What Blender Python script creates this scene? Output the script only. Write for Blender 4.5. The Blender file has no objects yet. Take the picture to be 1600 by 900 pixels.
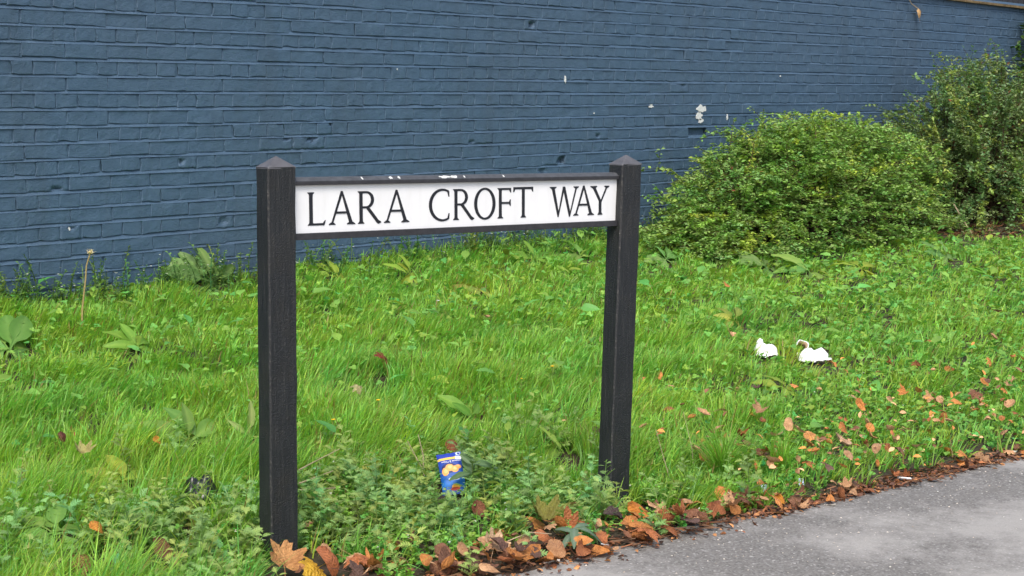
import bpy, bmesh, math, random
import numpy as np
from mathutils import Matrix, Vector
rng = np.random.default_rng(11)
random.seed(11)
SC = bpy.context.scene
COL = SC.collection

# ------------------------------------------------------------------ camera
EYE = np.array([0.0, 0.0, 1.25])
FPX, YAW, PITCH = 2480.0, math.radians(41.0), math.atan(302 / 2480.0)
LOOK = np.array([math.cos(YAW), math.sin(YAW), 0]); RIGHT = np.array([math.sin(YAW), -math.cos(YAW), 0])
FWD = LOOK * math.cos(PITCH) - np.array([0, 0, math.sin(PITCH)])
UP = LOOK * math.sin(PITCH) + np.array([0, 0, math.cos(PITCH)])
cam = bpy.data.cameras.new('camera'); cam.sensor_width = 36.0; cam.lens = 36.0 * FPX / 1600.0
cam.clip_start = 0.05; cam.clip_end = 500
co = bpy.data.objects.new('camera', cam); COL.objects.link(co)
co.matrix_world = Matrix(((RIGHT[0], UP[0], -FWD[0], EYE[0]), (RIGHT[1], UP[1], -FWD[1], EYE[1]),
                          (RIGHT[2], UP[2], -FWD[2], EYE[2]), (0, 0, 0, 1)))
SC.camera = co

# ------------------------------------------------------------------ sky, sun, exposure
SUN_AZ = math.atan2(-0.72, -0.62)      # direction towards the sun, measured from +Y to +X
SUN_EL = math.radians(54)
world = bpy.data.worlds.new('World'); SC.world = world; world.use_nodes = True
wn = world.node_tree
sky = wn.nodes.new('ShaderNodeTexSky'); sky.sky_type = 'NISHITA'; sky.sun_disc = False
sky.sun_elevation = SUN_EL; sky.sun_rotation = SUN_AZ; sky.air_density = 1.0; sky.dust_density = 4.0; sky.ozone_density = 1.0
bgn = wn.nodes['Background']; wn.links.new(sky.outputs[0], bgn.inputs[0]); bgn.inputs[1].default_value = 0.15
sl = bpy.data.lights.new('sun', 'SUN'); sl.energy = 1.5; sl.angle = math.radians(24); sl.color = (1.0, 0.96, 0.90)
so = bpy.data.objects.new('sun', sl); COL.objects.link(so)
sd = Vector((math.sin(SUN_AZ) * math.cos(SUN_EL), math.cos(SUN_AZ) * math.cos(SUN_EL), math.sin(SUN_EL)))
so.rotation_euler = sd.to_track_quat('Z', 'Y').to_euler(); so.location = (0, 0, 8)
SC.view_settings.view_transform = 'Standard'; SC.view_settings.look = 'None'
SC.view_settings.exposure = 0.6; SC.view_settings.gamma = 1.0
SC.cycles.use_denoising = True
SC.cycles.max_bounces = 7; SC.cycles.diffuse_bounces = 4; SC.cycles.transmission_bounces = 4; SC.cycles.transparent_max_bounces = 4
SC.cycles.sample_clamp_indirect = 6

# ------------------------------------------------------------------ helpers
def tag(o, label=None, cat=None, group=None, kind=None):
    if label: o['label'] = label
    if cat: o['category'] = cat
    if group: o['group'] = group
    if kind: o['kind'] = kind
    return o
def link(name, me, parent=None, mat=None):
    o = bpy.data.objects.new(name, me); COL.objects.link(o)
    if mat is not None and me is not None and not me.materials: me.materials.append(mat)
    if parent is not None: o.parent = parent
    return o
def empty(name, loc=(0, 0, 0), rz=0.0, parent=None):
    o = bpy.data.objects.new(name, None); COL.objects.link(o); o.location = loc; o.rotation_euler = (0, 0, rz)
    o.empty_display_size = 0.05
    if parent is not None: o.parent = parent
    return o
def npmesh(name, V, polys, col=None, smooth=False):
    """V (n,3); polys = list of int arrays (m,k); col (n,3)"""
    V = np.asarray(V, dtype=np.float32); me = bpy.data.meshes.new(name)
    polys = [np.asarray(p, dtype=np.int32) for p in polys if len(p)]
    loops = np.concatenate([p.ravel() for p in polys]); sizes = np.concatenate([np.full(len(p), p.shape[1], np.int32) for p in polys])
    starts = np.concatenate(([0], np.cumsum(sizes)[:-1])).astype(np.int32)
    me.vertices.add(len(V)); me.vertices.foreach_set('co', V.ravel())
    me.loops.add(len(loops)); me.loops.foreach_set('vertex_index', loops)
    me.polygons.add(len(sizes)); me.polygons.foreach_set('loop_start', starts); me.polygons.foreach_set('loop_total', sizes)
    me.polygons.foreach_set('use_smooth', np.full(len(sizes), bool(smooth)))
    if col is not None:
        c = np.ones((len(V), 4), np.float32); c[:, :3] = col
        a = me.color_attributes.new('Col', 'FLOAT_COLOR', 'POINT'); a.data.foreach_set('color', c.ravel())
    me.update(calc_edges=True); me.validate()
    return me
class Acc:
    """collects stamped pieces into one mesh"""
    def __init__(s): s.V = []; s.P = {}; s.C = []; s.n = 0
    def add(s, V, polys, col):
        V = np.asarray(V, float)
        for p in polys:
            p = np.asarray(p)
            if len(p): s.P.setdefault(p.shape[1], []).append(p + s.n)
        s.V.append(V); c = np.asarray(col, float)
        s.C.append(np.broadcast_to(c, V.shape) if c.ndim == 1 else c); s.n += len(V)
    def stamp(s, T, M, P, col):
        """T=(V,polys) template; M (N,3,3); P (N,3); col (N,3)"""
        tv, tp = T; N, k = len(P), len(tv)
        if N == 0: return
        V = np.einsum('nij,kj->nki', M, tv) + P[:, None, :]
        off = (np.arange(N) * k)[:, None, None]
        s.add(V.reshape(-1, 3), [(np.asarray(p)[None] + off).reshape(-1, np.asarray(p).shape[1]) for p in tp], np.repeat(col, k, axis=0))
    def mesh(s, name, smooth=False):
        return npmesh(name, np.concatenate(s.V), [np.concatenate(v) for v in s.P.values()], np.concatenate(s.C), smooth)
def rotm(yaw, pitch, roll, scale=1.0):
    """local +Y is the leaf's length; pitch lifts +Y, yaw turns about Z"""
    yaw, pitch, roll = np.broadcast_arrays(np.asarray(yaw, float), pitch, roll)
    cy, sy, cp, sp, cr, sr = np.cos(yaw), np.sin(yaw), np.cos(pitch), np.sin(pitch), np.cos(roll), np.sin(roll)
    z = np.zeros_like(cy); o = np.ones_like(cy)
    Rz = np.stack([np.stack([cy, -sy, z], -1), np.stack([sy, cy, z], -1), np.stack([z, z, o], -1)], -2)
    Rx = np.stack([np.stack([o, z, z], -1), np.stack([z, cp, -sp], -1), np.stack([z, sp, cp], -1)], -2)
    Ry = np.stack([np.stack([cr, z, sr], -1), np.stack([z, o, z], -1), np.stack([-sr, z, cr], -1)], -2)
    return (Rz @ Rx @ Ry) * np.asarray(scale, float).reshape(-1, 1, 1)
def nz(x, y, seed, scale, n=7):
    r = np.random.default_rng(seed); a = r.uniform(0, 2 * math.pi, n); k = r.uniform(0.6, 1.9, n) / scale; p = r.uniform(0, 6.28, n)
    return sum(np.sin((np.asarray(x) * math.cos(a[i]) + np.asarray(y) * math.sin(a[i])) * k[i] * 2 * math.pi + p[i]) for i in range(n)) / n * 1.6
def sstep(a, b, x): t = np.clip((np.asarray(x, float) - a) / (b - a), 0, 1); return t * t * (3 - 2 * t)
def ray(px, py):
    return FWD + RIGHT * (px - 800) / FPX + UP * (450 - py) / FPX
def project(P):
    Q = np.asarray(P, float) - EYE; z = Q @ FWD
    return 800 + FPX * (Q @ RIGHT) / z, 450 - FPX * (Q @ UP) / z, z

# the lie of the land
WALL_Y = 6.13
def edge_y(x): return 2.612 - 0.149 * (np.asarray(x, float) - 3.14)
def pave_z(x): return -0.02 * (np.clip(x, -3, 5.5) - 3.3)
def hgt(x, y):
    x = np.asarray(x, float); y = np.asarray(y, float)
    t = y - edge_y(x); tw = WALL_Y - edge_y(x); g = np.clip(t / tw, 0, 1.06)
    rise = g ** 1.55
    b = pave_z(x) * (1 - rise) + 0.345 * rise
    b = b + sstep(-0.05, 0.07, t + 0.03 * nz(x, y, 5, 0.35)) * 0.030 - 0.024
    b = b + sstep(0.1, 0.6, t) * (0.018 * nz(x, y, 3, 0.9) + 0.012 * nz(x, y, 4, 0.33))
    b = b - 0.055 * np.exp(-((x - 3.95) ** 2 + (y - 2.95) ** 2) / 0.10) - 0.02 * np.exp(-((x - 2.72) ** 2 + (y - 3.12) ** 2) / 0.08)
    return b
def tt(x, y): return np.asarray(y) - edge_y(x)
def gpix(px, py, lift=0.0):
    """the point of the ground seen at this pixel of the photograph"""
    d = ray(px, py); lo, hi = 1.5, 30.0
    for s in np.linspace(1.5, 30, 500):
        p = EYE + d * s
        if p[1] > WALL_Y - 0.02 or p[2] < hgt(p[0], p[1]) + lift: hi = s; break
        lo = s
    for _ in range(30):
        m = (lo + hi) / 2; p = EYE + d * m
        if p[1] > WALL_Y - 0.02 or p[2] < hgt(p[0], p[1]) + lift: hi = m
        else: lo = m
    p = EYE + d * hi
    return np.array([p[0], min(p[1], WALL_Y - 0.02), float(hgt(p[0], p[1]))])
def wpix(px, py):
    d = ray(px, py); return EYE + d * (WALL_Y / d[1])

# ------------------------------------------------------------------ materials
def mat(name):
    m = bpy.data.materials.new(name); m.use_nodes = True; nt = m.node_tree
    b = nt.nodes['Principled BSDF']; return m, nt, b
def N(nt, t, **kw):
    n = nt.nodes.new(t)
    for k, v in kw.items():
        if k.startswith('in_'):
            key = k[3:]; key = int(key) if key.isdigit() else key
            n.inputs[key].default_value = v
        else: setattr(n, k, v)
    return n
def noise(nt, vec, scale, detail=4, rough=0.6):
    n = N(nt, 'ShaderNodeTexNoise'); n.inputs['Scale'].default_value = scale; n.inputs['Detail'].default_value = detail
    n.inputs['Roughness'].default_value = rough
    if vec is not None: nt.links.new(vec, n.inputs['Vector'])
    return n.outputs['Fac']
def ramp(nt, fac, stops, interp='LINEAR'):
    r = N(nt, 'ShaderNodeValToRGB'); r.color_ramp.interpolation = interp
    e = r.color_ramp.elements
    while len(e) > 1: e.remove(e[0])
    e[0].position = stops[0][0]; e[0].color = (*stops[0][1], 1)
    for p, c in stops[1:]: q = e.new(p); q.color = (*c, 1)
    nt.links.new(fac, r.inputs[0]); return r.outputs[0]
def mixc(nt, fac, a, b, mode='MIX'):
    m = N(nt, 'ShaderNodeMix', data_type='RGBA', blend_type=mode)
    for s, v in ((m.inputs[0], fac), (m.inputs[6], a), (m.inputs[7], b)):
        if hasattr(v, 'is_linked'): nt.links.new(v, s)
        else: s.default_value = v if isinstance(v, (int, float)) else (*v, 1)
    return m.outputs[2]
def math_(nt, op, a, b=0.0, c=0.0):
    m = N(nt, 'ShaderNodeMath', operation=op)
    for i, v in enumerate((a, b, c)):
        if hasattr(v, 'is_linked'): nt.links.new(v, m.inputs[i])
        else: m.inputs[i].default_value = v
    return m.outputs[0]
def bump(nt, b, h, strength, dist):
    n = N(nt, 'ShaderNodeBump'); n.inputs['Strength'].default_value = strength; n.inputs['Distance'].default_value = dist
    nt.links.new(h, n.inputs['Height']); nt.links.new(n.outputs[0], b.inputs['Normal']); return n
def gpos(nt): return N(nt, 'ShaderNodeNewGeometry').outputs['Position']
def opos(nt): return N(nt, 'ShaderNodeTexCoord').outputs['Object']
def plain(name, c, rough=0.6, spec=0.5, var=0.15, scale=40, bumps=0.0):
    m, nt, b = mat(name); p = opos(nt)
    f = noise(nt, p, scale, 5)
    nt.links.new(ramp(nt, f, [(0.3, tuple(x * (1 - var) for x in c)), (0.7, tuple(min(1, x * (1 + var)) for x in c))]), b.inputs['Base Color'])
    b.inputs['Roughness'].default_value = rough; b.inputs['Specular IOR Level'].default_value = spec
    if bumps: bump(nt, b, noise(nt, p, scale * 3, 4), bumps, 0.002)
    return m

def mk_paint():
    m, nt, b = mat('blue_masonry_paint'); p = gpos(nt)
    big = noise(nt, p, 1.1, 4); mid = noise(nt, p, 14, 5)
    c = ramp(nt, mid, [(0.25, (0.047, 0.092, 0.150)), (0.5, (0.056, 0.107, 0.172)), (0.78, (0.068, 0.124, 0.193))])
    c = mixc(nt, math_(nt, 'MULTIPLY', math_(nt, 'SUBTRACT', big, 0.42), 1.1), c, (0.068, 0.106, 0.156))
    mp = N(nt, 'ShaderNodeMapping'); mp.inputs['Scale'].default_value = (1, 1, 0.12); nt.links.new(p, mp.inputs['Vector'])
    c = mixc(nt, math_(nt, 'MULTIPLY', ramp(nt, noise(nt, mp.outputs[0], 5, 5, 0.65), [(0.48, (0, 0, 0)), (0.70, (1, 1, 1))]), 0.35), c, (0.050, 0.076, 0.105))
    # small flecks where the paint has rubbed thin
    fl = noise(nt, p, 95, 3, 0.75); fk = ramp(nt, fl, [(0.735, (0, 0, 0)), (0.755, (1, 1, 1))])
    c = mixc(nt, math_(nt, 'MULTIPLY', fk, 0.25), c, (0.30, 0.36, 0.42))
    dk = ramp(nt, noise(nt, p, 55, 4, 0.7), [(0.25, (1, 1, 1)), (0.31, (0, 0, 0))])
    c = mixc(nt, math_(nt, 'MULTIPLY', dk, 0.5), c, (0.03, 0.045, 0.06))
    nt.links.new(c, b.inputs['Base Color']); b.inputs['Roughness'].default_value = 0.55; b.inputs['Specular IOR Level'].default_value = 0.4
    h = math_(nt, 'ADD', math_(nt, 'MULTIPLY', noise(nt, p, 30, 4), 1.0), math_(nt, 'MULTIPLY', noise(nt, p, 170, 4, 0.7), 0.55))
    bump(nt, b, h, 0.9, 0.006); return m
def mk_asphalt():
    m, nt, b = mat('worn_asphalt'); p = gpos(nt)
    v = N(nt, 'ShaderNodeTexVoronoi'); v.inputs['Scale'].default_value = 170; nt.links.new(p, v.inputs['Vector'])
    st = N(nt, 'ShaderNodeSeparateColor'); nt.links.new(v.outputs['Color'], st.inputs[0])
    stone = ramp(nt, st.outputs[0], [(0.0, (0.115, 0.109, 0.099)), (0.35, (0.165, 0.157, 0.143)), (0.75, (0.20, 0.190, 0.173)), (0.95, (0.235, 0.23, 0.22)), (1.0, (0.40, 0.385, 0.36))])
    worn = math_(nt, 'ADD', noise(nt, p, 1.5, 5, 0.55), math_(nt, 'MULTIPLY', math_(nt, 'SUBTRACT', noise(nt, p, 22, 4), 0.5), 0.25))
    w = ramp(nt, worn, [(0.41, (0, 0, 0)), (0.58, (1, 1, 1))])
    c = mixc(nt, math_(nt, 'MULTIPLY', w, 0.8), stone, mixc(nt, noise(nt, p, 240, 3), (0.31, 0.297, 0.275), (0.42, 0.405, 0.375)))
    d = ramp(nt, noise(nt, p, 320, 3, 0.7), [(0.33, (1, 1, 1)), (0.42, (0, 0, 0))])
    c = mixc(nt, math_(nt, 'MULTIPLY', d, 0.4), c, (0.09, 0.085, 0.078))
    nt.links.new(c, b.inputs['Base Color']); b.inputs['Roughness'].default_value = 0.85
    h = math_(nt, 'ADD', math_(nt, 'MULTIPLY', v.outputs['Distance'], -1.0), math_(nt, 'MULTIPLY', noise(nt, p, 400, 3), 0.5))
    bump(nt, b, h, 0.35, 0.003); return m
def mk_soil():
    m, nt, b = mat('damp_soil'); p = gpos(nt)
    c = ramp(nt, noise(nt, p, 60, 6, 0.7), [(0.3, (0.022, 0.014, 0.009)), (0.55, (0.055, 0.034, 0.020)), (0.75, (0.10, 0.062, 0.036))])
    c = mixc(nt, ramp(nt, noise(nt, p, 6, 4), [(0.4, (0, 0, 0)), (0.6, (0.6, 0.6, 0.6))]), c, (0.035, 0.05, 0.014))
    nt.links.new(c, b.inputs['Base Color']); b.inputs['Roughness'].default_value = 0.95
    bump(nt, b, noise(nt, p, 120, 5), 1.0, 0.01); return m
def mk_leaf(name, trans=0.38, rough=0.45, tint=(1, 1, 1), veins=False):
    m, nt, b = mat(name); p = gpos(nt)
    a = N(nt, 'ShaderNodeAttribute', attribute_name='Col')
    f = noise(nt, p, 90, 3)
    c = mixc(nt, f, a.outputs['Color'], mixc(nt, 1.0, a.outputs['Color'], (1.35, 1.22, 1.1), 'MULTIPLY'))
    c = mixc(nt, 1.0, c, tint, 'MULTIPLY')
    nt.links.new(c, b.inputs['Base Color']); b.inputs['Roughness'].default_value = rough; b.inputs['Specular IOR Level'].default_value = 0.35
    tr = N(nt, 'ShaderNodeBsdfTranslucent'); nt.links.new(mixc(nt, 1.0, c, (1.25, 1.25, 0.55), 'MULTIPLY'), tr.inputs[0])
    mx = N(nt, 'ShaderNodeMixShader'); mx.inputs[0].default_value = trans
    nt.links.new(b.outputs[0], mx.inputs[1]); nt.links.new(tr.outputs[0], mx.inputs[2])
    nt.links.new(mx.outputs[0], nt.nodes['Material Output'].inputs[0]); return m
def mk_dry():
    m, nt, b = mat('dry_fallen_leaf'); oi = N(nt, 'ShaderNodeObjectInfo'); p = opos(nt)
    rv = N(nt, 'ShaderNodeVectorMath', operation='ADD'); nt.links.new(p, rv.inputs[0]); nt.links.new(oi.outputs['Random'], rv.inputs[1])
    q = rv.outputs[0]
    f = math_(nt, 'ADD', math_(nt, 'MULTIPLY', noise(nt, q, 3.5, 4, 0.6), 0.6), math_(nt, 'MULTIPLY', noise(nt, q, 16, 4, 0.7), 0.4))
    c = mixc(nt, ramp(nt, f, [(0.36, (0, 0, 0)), (0.62, (1, 1, 1))]), mixc(nt, 1.0, oi.outputs['Color'], (0.78, 0.64, 0.55), 'MULTIPLY'), mixc(nt, 1.0, oi.outputs['Color'], (1.45, 1.4, 1.35), 'MULTIPLY'))
    sx = N(nt, 'ShaderNodeSeparateXYZ'); nt.links.new(p, sx.inputs[0]); ax = math_(nt, 'ABSOLUTE', sx.outputs[0])
    sv = math_(nt, 'ABSOLUTE', math_(nt, 'SINE', math_(nt, 'MULTIPLY', math_(nt, 'SUBTRACT', sx.outputs[1], math_(nt, 'MULTIPLY', ax, 0.9)), 24.0)))
    vein = math_(nt, 'MAXIMUM', math_(nt, 'LESS_THAN', ax, 0.012), math_(nt, 'LESS_THAN', sv, 0.13))
    c = mixc(nt, math_(nt, 'MULTIPLY', vein, 0.22), c, mixc(nt, 1.0, c, (0.45, 0.36, 0.30), 'MULTIPLY'))
    sp = ramp(nt, noise(nt, q, 30, 3), [(0.64, (0, 0, 0)), (0.70, (1, 1, 1))])
    c = mixc(nt, math_(nt, 'MULTIPLY', sp, 0.35), c, (0.08, 0.045, 0.026))
    nt.links.new(c, b.inputs['Base Color']); b.inputs['Roughness'].default_value = 0.5; b.inputs['Specular IOR Level'].default_value = 0.4
    bump(nt, b, math_(nt, 'ADD', noise(nt, q, 14, 4), math_(nt, 'MULTIPLY', sv, 0.25)), 0.45, 0.05)
    tr = N(nt, 'ShaderNodeBsdfTranslucent'); nt.links.new(c, tr.inputs[0])
    mx = N(nt, 'ShaderNodeMixShader'); mx.inputs[0].default_value = 0.18
    nt.links.new(b.outputs[0], mx.inputs[1]); nt.links.new(tr.outputs[0], mx.inputs[2])
    nt.links.new(mx.outputs[0], nt.nodes['Material Output'].inputs[0]); return m
def mk_post():
    m, nt, b = mat('black_recycled_plastic'); p = opos(nt)
    mp = N(nt, 'ShaderNodeMapping'); mp.inputs['Scale'].default_value = (1, 1, 0.07); nt.links.new(p, mp.inputs['Vector'])
    st = noise(nt, mp.outputs[0], 120, 5, 0.7)
    c = ramp(nt, st, [(0.3, (0.007, 0.009, 0.011)), (0.55, (0.014, 0.017, 0.020)), (0.8, (0.046, 0.046, 0.044))])
    sp = ramp(nt, noise(nt, p, 300, 2, 0.5), [(0.70, (0, 0, 0)), (0.74, (1, 1, 1))])
    c = mixc(nt, math_(nt, 'MULTIPLY', sp, 0.30), c, (0.20, 0.19, 0.18))
    al = ramp(nt, noise(nt, p, 9, 4), [(0.5, (0, 0, 0)), (0.7, (1, 1, 1))])
    c = mixc(nt, math_(nt, 'MULTIPLY', al, 0.4), c, (0.036, 0.031, 0.023))
    nt.links.new(c, b.inputs['Base Color']); b.inputs['Roughness'].default_value = 0.5; b.inputs['Specular IOR Level'].default_value = 0.45
    bump(nt, b, math_(nt, 'ADD', st, math_(nt, 'MULTIPLY', noise(nt, p, 260, 4), 0.9)), 1.0, 0.005); return m

def mk_scuff():
    m, nt, b = mat('scuffed_post_edge'); p = opos(nt); f = noise(nt, p, 130, 4, 0.7)
    nt.links.new(ramp(nt, f, [(0.50, (0.016, 0.018, 0.021)), (0.62, (0.055, 0.053, 0.048)), (0.76, (0.17, 0.165, 0.15))]), b.inputs['Base Color']); b.inputs['Roughness'].default_value = 0.65
    bump(nt, b, f, 0.8, 0.003); return m
M_SCUFF = mk_scuff()
M_PAINT = mk_paint(); M_ASPH = mk_asphalt(); M_SOIL = mk_soil(); M_POST = mk_post(); M_DRY = mk_dry()
M_GRASS = mk_leaf('grass_blade', 0.5, 0.42); M_LEAF = mk_leaf('weed_leaf', 0.33, 0.5); M_SHRUB = mk_leaf('shrub_leaf', 0.3, 0.42)
M_LITTER = mk_leaf('litter_fragment', 0.06, 0.75)
M_CAP = plain('grey_cap_plastic', (0.085, 0.086, 0.095), 0.6, 0.5, 0.25, 45, 0.3)  # pyramid caps, a lighter grey than the post shafts
def mk_plate():
    m, nt, b = mat('white_enamel'); p = opos(nt)
    mp = N(nt, 'ShaderNodeMapping'); mp.inputs['Scale'].default_value = (1, 1, 0.18); nt.links.new(p, mp.inputs['Vector'])
    f = ramp(nt, noise(nt, mp.outputs[0], 38, 5, 0.65), [(0.50, (0, 0, 0)), (0.78, (1, 1, 1))]); g_ = ramp(nt, noise(nt, p, 9, 4), [(0.45, (0, 0, 0)), (0.75, (1, 1, 1))])
    c = mixc(nt, math_(nt, 'MULTIPLY', f, 0.16), (0.80, 0.815, 0.82), (0.50, 0.50, 0.44)); c = mixc(nt, math_(nt, 'MULTIPLY', g_, 0.10), c, (0.58, 0.58, 0.52))
    nt.links.new(c, b.inputs['Base Color']); b.inputs['Roughness'].default_value = 0.28; return m
M_PLATE = mk_plate()
M_LETTER = plain('black_enamel', (0.012, 0.014, 0.02), 0.32, 0.5, 0.1, 20)
M_RAIL = plain('black_rail_paint', (0.028, 0.028, 0.032), 0.5, 0.5, 0.3, 60, 0.4)
M_RAILTOP = plain('paler_rail_paint', (0.060, 0.064, 0.070), 0.6, 0.5, 0.3, 60, 0.3)  # sloping top edge of the upper rail, paler than its front
M_CHIP = plain('bare_white_undercoat', (0.62, 0.64, 0.62), 0.7, 0.3, 0.15, 60)
M_WPAPER = plain('white_tissue_paper', (0.86, 0.87, 0.88), 0.8, 0.2, 0.02, 60)
M_STEM = plain('woody_stem', (0.07, 0.045, 0.028), 0.8, 0.2, 0.3, 60)
M_PALE = plain('pale_dry_twig', (0.42, 0.33, 0.22), 0.8, 0.2, 0.2, 60)
M_COPING = plain('mossy_brown_coping', (0.17, 0.125, 0.065), 0.9, 0.2, 0.45, 18, 0.6)
M_FENCE = plain('dark_stained_board', (0.035, 0.037, 0.043), 0.8, 0.3, 0.35, 20, 0.4)
M_YELLOW = plain('yellow_petal', (0.85, 0.50, 0.015), 0.5, 0.3, 0.1, 80)
M_WHITEP = plain('white_petal', (0.78, 0.76, 0.74), 0.6, 0.3, 0.1, 80)
M_GSTEM = plain('green_stem', (0.14, 0.22, 0.04), 0.6, 0.3, 0.2, 80)
M_BAG = plain('black_plastic_film', (0.012, 0.012, 0.014), 0.28, 0.6, 0.2, 30)

# ------------------------------------------------------------------ ground and pavement
def grid_mesh(name, xs, ys, zf):
    X, Y = np.meshgrid(xs, ys); V = np.stack([X, Y, zf(X, Y)], -1).reshape(-1, 3)
    nx, ny = len(xs), len(ys); i, j = np.meshgrid(np.arange(nx - 1), np.arange(ny - 1)); a = (j * nx + i).ravel()
    return npmesh(name, V, [np.stack([a, a + 1, a + nx + 1, a + nx], -1)], smooth=True)
xs = np.concatenate([np.linspace(-120, -2, 12), np.arange(-1.5, 1.2, 0.25), np.arange(1.2, 15, 0.06), np.arange(15, 19, 0.4), np.linspace(20, 140, 10)])
ys = np.concatenate([np.linspace(-120, -1, 10), np.arange(-0.5, 1.6, 0.25), np.arange(1.6, 6.5, 0.05), np.linspace(7, 140, 12)])
g = link('ground', grid_mesh('ground', xs, ys, hgt), mat=M_SOIL); tag(g, kind='structure')
def pave_h(X, Y):
    t = tt(X, Y)
    return pave_z(X) - sstep(0.10, 0.25, t) * 0.5 + 0.003 * nz(X, Y, 21, 0.8) - 0.004 * (X * 0) 
xs = np.concatenate([np.linspace(-120, 0, 10), np.arange(0.5, 12, 0.12), np.linspace(13, 140, 12)])
ts = np.concatenate([np.linspace(-110, -3, 10), np.arange(-2.8, 0.13, 0.06)])
X, T = np.meshgrid(xs, ts); Yv = edge_y(X) + T
V = np.stack([X, Yv, pave_z(X) + 0.002 * nz(X, Yv, 21, 0.8) - 0.5 * sstep(0.09, 0.16, T)], -1).reshape(-1, 3)
nx, ny = len(xs), len(ts); i, j = np.meshgrid(np.arange(nx - 1), np.arange(ny - 1)); a = (j * nx + i).ravel()
g = link('pavement', npmesh('pavement', V, [np.stack([a, a + 1, a + nx + 1, a + nx], -1)], smooth=True), mat=M_ASPH); tag(g, kind='structure')

# ------------------------------------------------------------------ brick wall
CO, HD, ST = 0.0731, 0.1093, 0.2186
Z0 = 1.25 + 0.449                       # bed joint on top of a header course
WX0, WX1 = 1.2, 17.0
wall = empty('brick_wall', (8.0, WALL_Y, 0.3)); WO = np.array([8.0, WALL_Y, 0.3])
tag(wall, 'long blue-grey painted brick wall standing behind the grass verge', 'wall')
def brick_arrays(L, H, seed, nx=3, ny=2, crater=None):
    r = np.random.default_rng(seed)
    hx, hz = L / 2, H / 2; bs, bt, bb = 0.0024, 0.0030, 0.0016
    gx = np.linspace(-hx + bs, hx - bs, nx + 1); gz = np.linspace(-hz + bb, hz - bt, ny + 1)
    V = []; idx = {}
    for j, z in enumerate(gz):
        for i, x in enumerate(gx):
            y = r.normal(0, 0.0003)
            jx = r.normal(0, 0.0022); jz = r.normal(0, 0.0019)
            if crater is not None:
                cx, cz, rad, dep = crater; d = math.hypot((x - cx) / rad, (z - cz) / (rad * 0.62)) + r.normal(0, 0.16)
                y += dep * max(0.0, 1 - d) ** 0.55 * r.uniform(0.6, 1.1) if d < 1 else 0
            idx[i, j] = len(V); V.append((x + jx, y, z + jz))
    ring = [(i, 0) for i in range(nx)] + [(nx, j) for j in range(ny)] + [(i, ny) for i in range(nx, 0, -1)] + [(0, j) for j in range(ny, 0, -1)]
    F = [(idx[i, j], idx[i + 1, j], idx[i + 1, j + 1], idx[i, j + 1]) for j in range(ny) for i in range(nx)]
    inner = [idx[q] for q in ring]; n = len(inner); o1 = len(V)
    for (i, j) in ring:
        x, _, z = V[idx[i, j]]
        x += -bs if i == 0 else bs if i == nx else 0; z += -bb if j == 0 else bt if j == ny else 0
        V.append((x, (0.0048 if j == ny else 0.0022) + r.uniform(0, 0.0012), z))
    o2 = len(V)
    for k in range(n): x, _, z = V[o1 + k]; V.append((x, 0.045, z))
    for k in range(n):
        k2 = (k + 1) % n
        F.append((inner[k], o1 + k, o1 + k2, inner[k2])); F.append((o1 + k, o2 + k, o2 + k2, o1 + k2))
    return np.array(V), np.array(F)
# pieces where the render of the photo shows knocks in the brickwork
KN = [(90, 298, .030, .014), (283, 252, .018, .016), (300, 245, .02, .012), (112, 356, .014, .014), (449, 214, .022, .016), (487, 214, .035, .018), (517, 193, .02, .012),
      (832, 38, .03, .022), (880, 252, .045, .026), (848, 266, .03, .014), (935, 212, .022, .018), (737, 222, .02, .012), (350, 345, .03, .010), (1068, 133, .02, .014), (128, 435, .016, .014), (370, 332, .04, .008)]
KW = [(wpix(a, b), r * 1.1, d * 1.7) for a, b, r, d in KN]
bricks = []
k0 = int(math.floor((Z0 - 2.05) / CO)); k1 = int(math.ceil((Z0 - 0.10) / CO))
def bedwave(x, k): return 0.0018 * math.sin(x * 0.9 + k * 1.7) + 0.0012 * math.sin(x * 2.3 + k * 0.9)
for k in range(k0, k1):
    header = (k % 2 == 0); pitch = HD if header else ST
    off = 6.068 if header else 6.068 + HD * 1.5
    i0 = math.floor((WX0 - off) / pitch)
    for i in range(i0, int((WX1 - off) / pitch)):
        x = off + (i + 0.5) * pitch; z = Z0 - (k + 0.5) * CO + bedwave(x, k)
        bricks.append((x, z, header))
HOLE = wpix(1097, 211)
svars = [brick_arrays(ST - 0.0042, CO - 0.0112, 100 + i) for i in range(9)]
hvars = [brick_arrays(HD - 0.0042, CO - 0.0112, 200 + i) for i in range(9)]
smesh = [npmesh('stretcher_brick', v, [f]) for v, f in svars]; hmesh = [npmesh('header_brick', v, [f]) for v, f in hvars]
for me in smesh + hmesh: me.materials.append(M_PAINT)
B = np.array([(b[0], WALL_Y, b[1]) for b in bricks]); bx, by, bz_ = project(B)
vis = (bx > -10) & (bx < 1610) & (by > -10) & (B[:, 2] > 0.40)
area = np.where(vis, np.array([1.0 if b[2] else 2.0 for b in bricks]) * 1.0 / bz_ ** 2, 0)
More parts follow.
